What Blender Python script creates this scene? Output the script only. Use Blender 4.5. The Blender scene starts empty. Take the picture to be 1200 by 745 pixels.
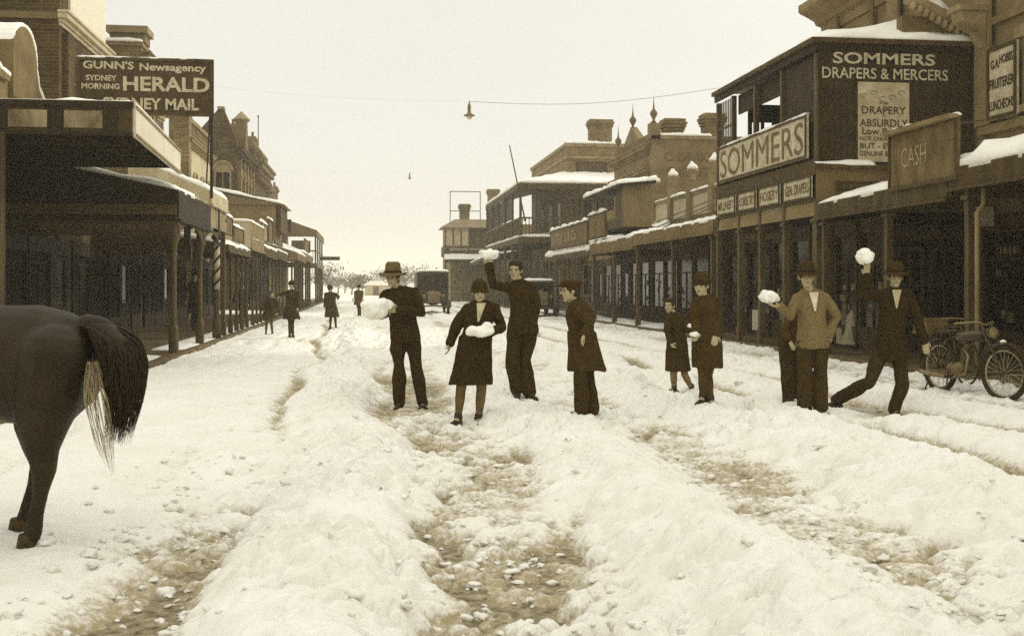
import bpy, bmesh, math, random
import numpy as np
from mathutils import Vector, Matrix
R = math.radians
random.seed(7)
scene = bpy.context.scene

# ------------------------------------------------------------------ camera
CAM_Z, FPX, CX, HY = 1.5, 1300.0, 600.0, 335.0
YAW = math.atan(170.0 / FPX)
SN, CS = math.sin(YAW), math.cos(YAW)
cam_data = bpy.data.cameras.new('camera')
cam = bpy.data.objects.new('camera', cam_data)
scene.collection.objects.link(cam)
scene.camera = cam
cam.location = (0, 0, CAM_Z)
cam.rotation_euler = (R(90), 0, -YAW)
cam_data.sensor_width = 36.0
cam_data.lens = 36.0 * FPX / 1200.0
cam_data.shift_y = -(372.5 - HY) / 1200.0
cam_data.clip_start = 0.05
cam_data.clip_end = 3000.0
cam_data.dof.use_dof = True
cam_data.dof.focus_distance = 15.0
cam_data.dof.aperture_fstop = 7.0

# ------------------------------------------------------------------ sky and sun (overcast, snow glare)
SUN_EL, SUN_AZ = R(25), R(66)       # azimuth measured from +Y towards +X
world = bpy.data.worlds.new("World")
scene.world = world
world.use_nodes = True
wn, wl = world.node_tree.nodes, world.node_tree.links
wn.clear()
sky = wn.new('ShaderNodeTexSky')
sky.sky_type = 'NISHITA'
sky.sun_disc = False
sky.sun_elevation = SUN_EL
sky.sun_rotation = SUN_AZ
sky.air_density = 1.0
sky.dust_density = 6.0
bw = wn.new('ShaderNodeRGBToBW')
wl.new(sky.outputs[0], bw.inputs[0])
ma = wn.new('ShaderNodeMath'); ma.operation = 'MULTIPLY_ADD'
wl.new(bw.outputs[0], ma.inputs[0])
ma.inputs[1].default_value = 0.22      # thick cloud evens the sky out
ma.inputs[2].default_value = 7.6
tc = wn.new('ShaderNodeTexCoord')
ns = wn.new('ShaderNodeTexNoise'); ns.inputs['Scale'].default_value = 1.6; ns.inputs['Detail'].default_value = 4
mp = wn.new('ShaderNodeMapping'); mp.inputs['Scale'].default_value = (1, 1, 4)
wl.new(tc.outputs['Generated'], mp.inputs[0]); wl.new(mp.outputs[0], ns.inputs['Vector'])
mr = wn.new('ShaderNodeMapRange'); mr.inputs['To Min'].default_value = 0.87; mr.inputs['To Max'].default_value = 1.08
wl.new(ns.outputs[0], mr.inputs[0])
mu = wn.new('ShaderNodeMath'); mu.operation = 'MULTIPLY'
wl.new(ma.outputs[0], mu.inputs[0]); wl.new(mr.outputs[0], mu.inputs[1])
vm = wn.new('ShaderNodeVectorMath'); vm.operation = 'SCALE'
vm.inputs[0].default_value = (1.015, 1.0, 0.92)
sx = wn.new('ShaderNodeSeparateXYZ'); wl.new(tc.outputs['Generated'], sx.inputs[0])   # overcast: brightest overhead
pw_ = wn.new('ShaderNodeMath'); pw_.operation = 'POWER'; wl.new(sx.outputs[2], pw_.inputs[0]); pw_.inputs[1].default_value = 2.6
zz = wn.new('ShaderNodeMath'); zz.operation = 'MULTIPLY_ADD'; wl.new(pw_.outputs[0], zz.inputs[0]); zz.inputs[1].default_value = 0.9; zz.inputs[2].default_value = 1.0
m2 = wn.new('ShaderNodeMath'); m2.operation = 'MULTIPLY'; wl.new(mu.outputs[0], m2.inputs[0]); wl.new(zz.outputs[0], m2.inputs[1])
wl.new(m2.outputs[0], vm.inputs['Scale'])
bg = wn.new('ShaderNodeBackground')
bg.inputs['Strength'].default_value = 0.095
wl.new(vm.outputs[0], bg.inputs['Color'])
wo = wn.new('ShaderNodeOutputWorld')
wl.new(bg.outputs[0], wo.inputs['Surface'])

sd = bpy.data.lights.new('sun', 'SUN')
sd.energy = 1.5
sd.angle = R(10)
sd.color = (1.0, 0.975, 0.90)
sun = bpy.data.objects.new('sun', sd)
scene.collection.objects.link(sun)
_d = Vector((math.sin(SUN_AZ) * math.cos(SUN_EL), math.cos(SUN_AZ) * math.cos(SUN_EL), math.sin(SUN_EL)))
sun.rotation_euler = _d.to_track_quat('Z', 'Y').to_euler()

scene.view_settings.view_transform = 'Standard'
scene.view_settings.look = 'None'
scene.view_settings.gamma = 1.0
scene.view_settings.use_curve_mapping = False
scene.view_settings.exposure = 0.12
scene.render.engine = 'CYCLES'
scene.cycles.use_denoising = False
scene.cycles.max_bounces = 6
scene.cycles.diffuse_bounces = 3
scene.cycles.glossy_bounces = 2
scene.cycles.transmission_bounces = 4
scene.cycles.volume_bounces = 1
scene.cycles.caustics_reflective = False
scene.cycles.caustics_refractive = False

# ------------------------------------------------------------------ measuring helpers (photo pixel -> metres, used to read sizes off the street)
def onX(px, py, X):
    t = (px - CX) / FPX
    Y = X * (CS - t * SN) / (t * CS + SN)
    d = X * SN + Y * CS
    return (X, Y, CAM_Z - (py - HY) * d / FPX)
def onY(px, py, Y):
    t = (px - CX) / FPX
    X = Y * (t * CS + SN) / (CS - t * SN)
    d = X * SN + Y * CS
    return (X, Y, CAM_Z - (py - HY) * d / FPX)
def atd(px, py, d, dy=0.0):
    u = (px - CX) / FPX * d
    return Vector((SN * (d + dy) + CS * u, CS * (d + dy) - SN * u, CAM_Z - (py - HY) * d / FPX))

# ------------------------------------------------------------------ noise
def _h(ix, iy, iz):
    n = (ix * 374761393 + iy * 668265263 + iz * 2147483647 + 1013904223) & 0x7fffffff
    n = (n ^ (n >> 13)) * 1274126177 & 0x7fffffff
    n = (n ^ (n >> 16)) * 69069 & 0x7fffffff
    return (n % 100003) / 100003.0
def vnoise(x, y, z=0.0):
    x = np.asarray(x, float); y = np.asarray(y, float); z = np.zeros_like(x) + z
    ix, iy, iz = np.floor(x).astype(np.int64), np.floor(y).astype(np.int64), np.floor(z).astype(np.int64)
    fx, fy, fz = x - ix, y - iy, z - iz
    fx, fy, fz = [f * f * (3 - 2 * f) for f in (fx, fy, fz)]
    r = 0
    for a in (0, 1):
        for b in (0, 1):
            for c in (0, 1):
                w = (fx if a else 1 - fx) * (fy if b else 1 - fy) * (fz if c else 1 - fz)
                r = r + w * _h(ix + a, iy + b, iz + c)
    return r * 2 - 1
def fbm(x, y, z=0.0, o=4):
    r, a, s = 0, 1.0, 0
    for k in range(o):
        r = r + a * vnoise(x * 2 ** k + 17.3 * k, y * 2 ** k - 9.1 * k, z * 2 ** k if not np.isscalar(z) else z + k)
        s += a; a *= 0.5
    return r / s
def billow(x, y, seed=0):
    """rounded lumps: 1 at a lump's top, 0 at its edge"""
    x = np.asarray(x, float); y = np.asarray(y, float)
    ix, iy = np.floor(x).astype(np.int64), np.floor(y).astype(np.int64)
    best = np.full(x.shape, 9.0)
    for a in (-1, 0, 1):
        for b in (-1, 0, 1):
            cx_ = ix + a + _h(ix + a, iy + b, np.int64(seed) + 3)
            cy_ = iy + b + _h(ix + a, iy + b, np.int64(seed) + 11)
            rr = 0.55 + 0.5 * _h(ix + a, iy + b, np.int64(seed) + 23)
            best = np.minimum(best, ((x - cx_) ** 2 + (y - cy_) ** 2) / rr ** 2)
    return np.sqrt(np.clip(1 - best, 0, 1))

# ------------------------------------------------------------------ materials (the print is sepia: every tone carries the same brown tint)
_L = [0.0, 0.02, 0.1, 0.3, 0.5, 0.95]
_TR = [1.75, 1.68, 1.44, 1.25, 1.13, 1.02]
_TB = [0.22, 0.26, 0.40, 0.54, 0.68, 0.92]
def sep(L):
    return (min(L * np.interp(L, _L, _TR), 1), L, L * np.interp(L, _L, _TB), 1)
MATS = {}
def mat(name, L, var=0.25, scale=3.0, rough=0.85, bump=0.0, bscale=None, kind='noise', L2=None, spec=0.3, stretch=(1, 1, 1), brick=None, metallic=0.0, emit=0.0):
    if name in MATS: return MATS[name]
    m = bpy.data.materials.new(name); m.use_nodes = True
    nt = m.node_tree; n, l = nt.nodes, nt.links
    b = n['Principled BSDF']
    b.inputs['Roughness'].default_value = rough
    b.inputs['Specular IOR Level'].default_value = spec
    b.inputs['Metallic'].default_value = metallic
    b.inputs['Specular Tint'].default_value = (1.0, 0.90, 0.66, 1)
    g = n.new('ShaderNodeNewGeometry')
    mp = n.new('ShaderNodeMapping'); mp.inputs['Scale'].default_value = stretch
    l.new(g.outputs['Position'], mp.inputs[0])
    t = n.new('ShaderNodeTexNoise'); t.inputs['Scale'].default_value = scale; t.inputs['Detail'].default_value = 6; t.inputs['Roughness'].default_value = 0.62
    l.new(mp.outputs[0], t.inputs['Vector'])
    r = n.new('ShaderNodeValToRGB')
    lo = L * (1 - var) if L2 is None else L2
    hi = L * (1 + var) if L2 is None else L
    r.color_ramp.elements[0].position = 0.32; r.color_ramp.elements[1].position = 0.68
    r.color_ramp.elements[0].color = sep(lo); r.color_ramp.elements[1].color = sep(min(hi, 0.95))
    l.new(t.outputs[0], r.inputs[0])
    col = r.outputs[0]
    hsrc = t.outputs[0]
    if kind == 'brick':
        sx = n.new('ShaderNodeSeparateXYZ'); l.new(g.outputs['Position'], sx.inputs[0])
        ad = n.new('ShaderNodeMath'); ad.operation = 'ADD'; l.new(sx.outputs[0], ad.inputs[0]); l.new(sx.outputs[1], ad.inputs[1])
        cb = n.new('ShaderNodeCombineXYZ'); l.new(ad.outputs[0], cb.inputs[0]); l.new(sx.outputs[2], cb.inputs[1])
        bt = n.new('ShaderNodeTexBrick'); bt.inputs['Scale'].default_value = 1.0
        bt.inputs['Brick Width'].default_value = 0.26; bt.inputs['Row Height'].default_value = 0.085
        bt.inputs['Mortar Size'].default_value = 0.010; bt.inputs['Mortar Smooth'].default_value = 0.3
        bt.inputs['Color1'].default_value = (0.62, 0.62, 0.62, 1); bt.inputs['Color2'].default_value = (1.25, 1.25, 1.25, 1); bt.inputs['Mortar'].default_value = (1.9, 1.9, 1.8, 1)
        l.new(cb.outputs[0], bt.inputs['Vector'])
        mx = n.new('ShaderNodeMix'); mx.data_type = 'RGBA'; mx.blend_type = 'MULTIPLY'; mx.inputs[0].default_value = 1.0
        l.new(col, mx.inputs[6]); l.new(bt.outputs['Color'], mx.inputs[7])
        col = mx.outputs[2]; hsrc = bt.outputs['Fac']
    if kind in ('board', 'corr'):
        # boards or corrugations: lines along one axis
        sx = n.new('ShaderNodeSeparateXYZ'); l.new(g.outputs['Position'], sx.inputs[0])
        ad = n.new('ShaderNodeMath'); ad.operation = 'ADD'; l.new(sx.outputs[0], ad.inputs[0]); l.new(sx.outputs[1], ad.inputs[1])
        ml = n.new('ShaderNodeMath'); ml.operation = 'MULTIPLY'; ml.inputs[1].default_value = 1.0 / (brick or 0.15)
        l.new(sx.outputs[2] if kind == 'board' else ad.outputs[0], ml.inputs[0])
        fr = n.new('ShaderNodeMath'); fr.operation = 'FRACT'; l.new(ml.outputs[0], fr.inputs[0])
        if kind == 'board':
            cr = n.new('ShaderNodeMapRange'); cr.inputs['From Min'].default_value = 0.0; cr.inputs['From Max'].default_value = 0.12
            cr.inputs['To Min'].default_value = 0.45; cr.inputs['To Max'].default_value = 1.0
            l.new(fr.outputs[0], cr.inputs[0])
        else:
            pp = n.new('ShaderNodeMath'); pp.operation = 'PINGPONG'; pp.inputs[1].default_value = 0.5; l.new(ml.outputs[0], pp.inputs[0])
            cr = n.new('ShaderNodeMapRange'); cr.inputs['From Max'].default_value = 0.5; cr.inputs['To Min'].default_value = 0.72; cr.inputs['To Max'].default_value = 1.1
            l.new(pp.outputs[0], cr.inputs[0])
        mx = n.new('ShaderNodeVectorMath'); mx.operation = 'SCALE'
        l.new(col, mx.inputs[0]); l.new(cr.outputs[0], mx.inputs['Scale'])
        col = mx.outputs[0]; hsrc = cr.outputs[0]
    l.new(col, b.inputs['Base Color'])
    if bump:
        bp = n.new('ShaderNodeBump'); bp.inputs['Strength'].default_value = 0.6; bp.inputs['Distance'].default_value = bump
        if bscale:
            t2 = n.new('ShaderNodeTexNoise'); t2.inputs['Scale'].default_value = bscale; t2.inputs['Detail'].default_value = 8; t2.inputs['Roughness'].default_value = 0.7
            l.new(g.outputs['Position'], t2.inputs['Vector']); hsrc = t2.outputs[0]
        l.new(hsrc, bp.inputs['Height']); l.new(bp.outputs[0], b.inputs['Normal'])
    if emit: 
        b.inputs['Emission Color'].default_value = sep(0.9); b.inputs['Emission Strength'].default_value = emit
    MATS[name] = m
    return m

SNOW = mat('snow', 0.91, 0.05, 1.5, 0.8, 0.03, 22, spec=0.2)
SNOWROOF = mat('roof_snow', 0.91, 0.04, 2, 0.8, 0.01, 14, spec=0.2)
SLUSH = mat('wet_road', 0.42, 0.5, 16, 0.6, 0.035, 34, L2=0.05, spec=0.35)
FIELD = mat('far_snow', 0.84, 0.06, 0.05, 0.9)
PAVE = mat('footpath_paving', 0.12, 0.5, 1.2, 0.7, L2=0.04, bump=0.004, bscale=30)
KERB = mat('kerb_stone', 0.09, 0.5, 4, 0.8, bump=0.01, bscale=20)
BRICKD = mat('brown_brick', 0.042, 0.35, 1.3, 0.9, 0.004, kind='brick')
BRICKM = mat('weathered_brick', 0.13, 0.3, 1.0, 0.9, 0.004, kind='brick')
REND = mat('cement_render', 0.17, 0.28, 1.1, 0.9, 0.006, 18)
REND2 = mat('grey_render', 0.12, 0.35, 1.4, 0.9, 0.006, 18)
PALE = mat('pale_render', 0.42, 0.18, 1.2, 0.85, 0.004, 18)
TRIM = mat('stone_trim', 0.22, 0.3, 2.5, 0.85, 0.004, 25)
WOODD = mat('dark_timber', 0.014, 0.5, 4, 0.7, 0.003, stretch=(1, 1, 0.15))
WOODB = mat('brown_boards', 0.022, 0.4, 3, 0.75, 0.004, kind='corr', brick=0.14)
WOODM = mat('worn_timber', 0.045, 0.5, 5, 0.75, 0.003, stretch=(1, 1, 0.2))
POSTM = mat('painted_post', 0.06, 0.5, 5, 0.6, 0.002, stretch=(1, 1, 0.2))
PAINTP = mat('pale_paint', 0.40, 0.25, 3, 0.7, 0.002, 12)
PAINTW = mat('white_paint', 0.66, 0.10, 4, 0.7, 0.002, 12)
PEEL = mat('peeling_paint', 0.36, 0.6, 2.6, 0.8, 0.003, L2=0.05, stretch=(1, 1, 0.6))
IRON = mat('corrugated_iron', 0.14, 0.3, 1.5, 0.55, 0.01, kind='corr', brick=0.09, spec=0.4)
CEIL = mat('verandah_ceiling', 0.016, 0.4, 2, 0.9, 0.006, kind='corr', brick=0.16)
GLASS = mat('dark_glass', 0.010, 0.6, 1.2, 0.16, spec=0.28)
SHADE = mat('shaded_shop_interior', 0.014, 0.7, 2.5, 0.9, L2=0.004)  # verandah shade put into the colour: near-black panes and shop room
INK = mat('dark_lettering', 0.035, 0.3, 20, 0.8)
INK2 = mat('faded_lettering', 0.17, 0.35, 5, 0.85, L2=0.06)
LETW = mat('cream_lettering', 0.58, 0.2, 9, 0.8, L2=0.30)
LETM = mat('dull_lettering', 0.26, 0.4, 14, 0.8)
SIGND = mat('dark_sign_board', 0.035, 0.35, 3, 0.7, 0.002, 10)
SIGNP = mat('pale_sign_board', 0.46, 0.3, 5, 0.8, 0.002, 10)
POSTER = mat('pasted_poster', 0.38, 0.3, 4, 0.85, 0.002, 10)
HOARD = mat('weathered_hoarding', 0.15, 0.4, 3.5, 0.85, 0.004, L2=0.06, stretch=(1, 1, 0.5))
RIMM = mat('dull_rim', 0.34, .5, 20, .5, spec=.5)
METAL = mat('dark_metal', 0.03, 0.4, 8, 0.4, spec=0.5)
ZINC = mat('dull_zinc', 0.14, 0.3, 8, 0.4, spec=0.6)
RUBBER = mat('tyre_rubber', 0.02, 0.3, 8, 0.8)

# ------------------------------------------------------------------ objects
def wloc(o):
    v = Vector((0, 0, 0))
    while o is not None:
        v += o.location; o = o.parent
    return v
def link(name, me, m, parent=None):
    o = bpy.data.objects.new(name, me)
    scene.collection.objects.link(o)
    if m is not None: me.materials.append(m)
    if parent is not None: o.parent = parent
    return o
class MB:
    def __init__(s): s.v = []; s.f = []; s.smooth = False
    def add(s, vs, fs):
        k = len(s.v)
        s.v.extend([tuple(p) for p in vs]); s.f.extend([tuple(i + k for i in f) for f in fs])
        return s
    def box(s, x0, x1, y0, y1, z0, z1):
        x0, x1 = min(x0, x1), max(x0, x1); y0, y1 = min(y0, y1), max(y0, y1); z0, z1 = min(z0, z1), max(z0, z1)
        return s.add([(x0, y0, z0), (x1, y0, z0), (x1, y1, z0), (x0, y1, z0), (x0, y0, z1), (x1, y0, z1), (x1, y1, z1), (x0, y1, z1)],
              [(0, 3, 2, 1), (4, 5, 6, 7), (0, 1, 5, 4), (1, 2, 6, 5), (2, 3, 7, 6), (3, 0, 4, 7)])
    def hexa(s, p):   # 8 points: bottom 4 then top 4
        return s.add(p, [(0, 3, 2, 1), (4, 5, 6, 7), (0, 1, 5, 4), (1, 2, 6, 5), (2, 3, 7, 6), (3, 0, 4, 7)])
    def prism(s, poly, off):
        n = len(poly); off = Vector(off)
        a = [Vector(p) for p in poly]; b = [p + off for p in a]
        s.add(a + b, [tuple(range(n))[::-1], tuple(range(n, 2 * n))] + [(i, (i + 1) % n, n + (i + 1) % n, n + i) for i in range(n)])
        return s
    def tube(s, pts, rad, n=8, cap=True, closed=False):
        pts = [Vector(p) for p in pts]
        if not hasattr(rad, '__len__'): rad = [rad] * len(pts)
        m = len(pts); k = len(s.v); up = None; rings = []
        for i, p in enumerate(pts):
            if closed: t = pts[(i + 1) % m] - pts[i - 1]
            else: t = pts[min(i + 1, m - 1)] - pts[max(i - 1, 0)]
            if t.length < 1e-9: t = Vector((0, 0, 1))
            t.normalize()
            if up is None:
                up = Vector((0, 0, 1)) if abs(t.z) < 0.9 else Vector((1, 0, 0))
            a = up - t * up.dot(t)
            if a.length < 1e-4: a = t.orthogonal()
            a.normalize(); b = t.cross(a); up = a
            rings.append([p + (a * math.cos(q * 2 * math.pi / n) + b * math.sin(q * 2 * math.pi / n)) * rad[i] for q in range(n)])
        vs = [v for r_ in rings for v in r_]; fs = []
        for i in range(m if closed else m - 1):
            j = (i + 1) % m
            for q in range(n):
                fs.append((i * n + q, i * n + (q + 1) % n, j * n + (q + 1) % n, j * n + q))
        if cap and not closed:
            fs.append(tuple(range(n))[::-1]); fs.append(tuple((m - 1) * n + q for q in range(n)))
        return s.add(vs, fs)
    def caps(s, pts, rad, n=12):
        """round-ended tapering chain"""
        pts = [Vector(p) for p in pts]
        d0 = (pts[0] - pts[1]).normalized(); d1 = (pts[-1] - pts[-2]).normalized()
        P, Q = [], []
        for a in (75, 45, 20):
            P.append(pts[0] + d0 * rad[0] * math.sin(R(a))); Q.append(rad[0] * math.cos(R(a)))
        P += pts; Q += list(rad)
        for a in (20, 45, 75):
            P.append(pts[-1] + d1 * rad[-1] * math.sin(R(a))); Q.append(rad[-1] * math.cos(R(a)))
        return s.tube(P, Q, n)
    def ell(s, c, ax, ay, az, n=12, m=8):
        c, ax, ay, az = Vector(c), Vector(ax), Vector(ay), Vector(az)
        vs = [c - az]
        for i in range(1, m):
            th = math.pi * i / m
            for q in range(n):
                ph = 2 * math.pi * q / n
                vs.append(c + (ax * math.cos(ph) + ay * math.sin(ph)) * math.sin(th) - az * math.cos(th))
        vs.append(c + az)
        fs = [(0, 1 + (q + 1) % n, 1 + q) for q in range(n)]
        for i in range(m - 2):
            for q in range(n):
                a, b = 1 + i * n + q, 1 + i * n + (q + 1) % n
                fs.append((a, b, b + n, a + n))
        top = len(vs) - 1
        fs += [(top, top - n + q, top - n + (q + 1) % n) for q in range(n)]
        return s.add(vs, fs)
    def loft(s, rings, n=20):
        """rings: (center, axis x vector, axis y vector)"""
        vs = []
        for c, ax, ay in rings:
            c, ax, ay = Vector(c), Vector(ax), Vector(ay)
            for q in range(n):
                a = 2 * math.pi * q / n
                vs.append(c + ax * math.cos(a) + ay * math.sin(a))
        m = len(rings); fs = [tuple(range(n))[::-1], tuple((m - 1) * n + q for q in range(n))]
        for i in range(m - 1):
            for q in range(n):
                fs.append((i * n + q, i * n + (q + 1) % n, (i + 1) * n + (q + 1) % n, (i + 1) * n + q))
        return s.add(vs, fs)
    def lathe(s, prof, c=(0, 0, 0), n=16, M=None):
        c = Vector(c); vs = []
        for r_, z in prof:
            for q in range(n):
                a = 2 * math.pi * q / n
                p = Vector((r_ * math.cos(a), r_ * math.sin(a), z))
                if M is not None: p = M @ p
                vs.append(c + p)
        m = len(prof); fs = [tuple(range(n))[::-1], tuple((m - 1) * n + q for q in range(n))]
        for i in range(m - 1):
            for q in range(n):
                fs.append((i * n + q, i * n + (q + 1) % n, (i + 1) * n + (q + 1) % n, (i + 1) * n + q))
        return s.add(vs, fs)
    def build(s, name, m, parent=None, smooth=False, bevel=0.0):
        off = wloc(parent) if parent is not None else Vector((0, 0, 0))
        me = bpy.data.meshes.new(name)
        me.from_pydata([(v[0] - off.x, v[1] - off.y, v[2] - off.z) for v in s.v], [], s.f)
        bm = bmesh.new(); bm.from_mesh(me)
        bmesh.ops.recalc_face_normals(bm, faces=bm.faces)
        bm.to_mesh(me); bm.free()
        if smooth:
            for p in me.polygons: p.use_smooth = True
        o = link(name, me, m, parent)
        if bevel:
            md = o.modifiers.new('b', 'BEVEL'); md.width = bevel; md.segments = 2; md.limit_method = 'ANGLE'
        return o
def remesh(mb, voxel, smooth_it=2, noise_amp=0.0, noise_f=8.0):
    """one continuous skin over everything in mb"""
    me = bpy.data.meshes.new('tmp'); me.from_pydata([tuple(v) for v in mb.v], [], mb.f)
    bm = bmesh.new(); bm.from_mesh(me); bmesh.ops.recalc_face_normals(bm, faces=bm.faces); bm.to_mesh(me); bm.free()
    o = bpy.data.objects.new('tmp', me); scene.collection.objects.link(o)
    r = o.modifiers.new('r', 'REMESH'); r.mode = 'VOXEL'; r.voxel_size = voxel
    if smooth_it:
        q = o.modifiers.new('s', 'SMOOTH'); q.iterations = smooth_it; q.factor = 0.5
    dg = bpy.context.evaluated_depsgraph_get()
    out = bpy.data.meshes.new_from_object(o.evaluated_get(dg))
    bpy.data.objects.remove(o); bpy.data.meshes.remove(me)
    n = len(out.vertices)
    if noise_amp:
        co = np.empty(n * 3); out.vertices.foreach_get('co', co); co = co.reshape(-1, 3)
        no = np.empty(n * 3); out.vertices.foreach_get('normal', no); no = no.reshape(-1, 3)
        h = fbm(co[:, 0] * noise_f, co[:, 1] * noise_f, co[:, 2] * noise_f * 0.6, 3) * noise_amp
        co = co + no * h[:, None]
        out.vertices.foreach_set('co', co.ravel())
    for p in out.polygons: p.use_smooth = True
    out.update()
    return out
def put(name, me, m, parent):
    off = wloc(parent) if parent is not None else Vector((0, 0, 0))
    me.transform(Matrix.Translation(-off)); me.name = name
    return link(name, me, m, parent)
def tag(o, label, cat, group=None):
    o['label'] = label; o['category'] = cat
    if group: o['group'] = group
    return o
def thing(name, label, cat, loc=(0, 0, 0), group=None):
    o = bpy.data.objects.new(name, None); o.empty_display_size = 0.3
    scene.collection.objects.link(o); o.location = loc
    return tag(o, label, cat, group)
def struct(o):
    o['kind'] = 'structure'; return o
def copy_tree(o, parent=None):
    c = o.copy(); scene.collection.objects.link(c); c.parent = parent
    for ch in list(o.children): copy_tree(ch, c)
    return c

def text_mb(mb, s, P0, u, v, w, h, depth=0.006, bold=0.0, shear=0.0):
    """lettering filling a w x h box whose lower left corner is P0"""
    cu = bpy.data.curves.new('t', 'FONT'); cu.body = s; cu.size = 1; cu.offset = bold; cu.shear = shear; cu.extrude = 0.0; cu.resolution_u = 3
    o = bpy.data.objects.new('t', cu); scene.collection.objects.link(o)
    dg = bpy.context.evaluated_depsgraph_get()
    me = bpy.data.meshes.new_from_object(o.evaluated_get(dg))
    vs = [x.co.copy() for x in me.vertices]; fs = [tuple(p.vertices) for p in me.polygons]
    bpy.data.objects.remove(o); bpy.data.curves.remove(cu); bpy.data.meshes.remove(me)
    if not vs: return
    x0, x1 = min(p.x for p in vs), max(p.x for p in vs); y0, y1 = min(p.y for p in vs), max(p.y for p in vs)
    P0, u, v = Vector(P0), Vector(u).normalized(), Vector(v).normalized()
    nrm = u.cross(v)
    out = [P0 + u * ((p.x - x0) / (x1 - x0) * w) + v * ((p.y - y0) / (y1 - y0) * h) + nrm * depth for p in vs]
    mb.add(out, fs)

def snow_sheet(name, A, B, C, D, th, parent, m=None, nu=40, nv=8, over=0.04, seed=0):
    """snow lying on the roof patch A-B (eave) C-D (top); rounded edges"""
    A, B, C, D = map(Vector, (A, B, C, D))
    nu = max(8, min(nu, int((B - A).length / 0.12) + 4))
    out = ((A + B) / 2 - (C + D) / 2); out.z = 0; out.normalize()
    vs = []; fs = []
    for layer in (0, 1):
        for i in range(nu + 1):
            for j in range(nv + 1):
                u, v = i / nu, j / nv
                v2 = v * v * (3 - 2 * v) if nv > 3 else v
                p = (A * (1 - u) + B * u) * (1 - v2) + (D * (1 - u) + C * u) * v2
                n1 = float(fbm(np.array([p.x * 2.1 + seed]), np.array([p.y * 2.1 + seed]), 0.0, 3)[0])
                e = min(1.0, (min(v, 1) * (C - B).length + 0.05) / 0.10) ** 0.6 * min(1, (min(u, 1 - u) * (B - A).length + 0.03) / 0.1) ** 0.6
                if layer: p = p + Vector((0, 0, th * e * (1.0 + 0.9 * n1)))
                else: p = p + Vector((0, 0, 0.004))
                if j == 0: p = p + out * over * (1 + 2.2 * n1) - Vector((0, 0, 0.025 * (1 + 1.5 * n1)))
                vs.append(p)
    W = nv + 1; N = (nu + 1) * W
    for i in range(nu):
        for j in range(nv):
            a = i * W + j
            fs.append((N + a, N + a + 1, N + a + W + 1, N + a + W)); fs.append((a, a + W, a + W + 1, a + 1))
    for i in range(nu):
        a = i * W; fs.append((a, N + a, N + a + W, a + W)); a = i * W + nv; fs.append((a, a + W, N + a + W, N + a))
    for j in range(nv):
        fs.append((j, j + 1, N + j + 1, N + j)); a = nu * W + j; fs.append((a, N + a, N + a + 1, a + 1))
    mb = MB(); mb.add(vs, fs)
    return mb.build(name, m or SNOWROOF, parent, smooth=True)
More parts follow.
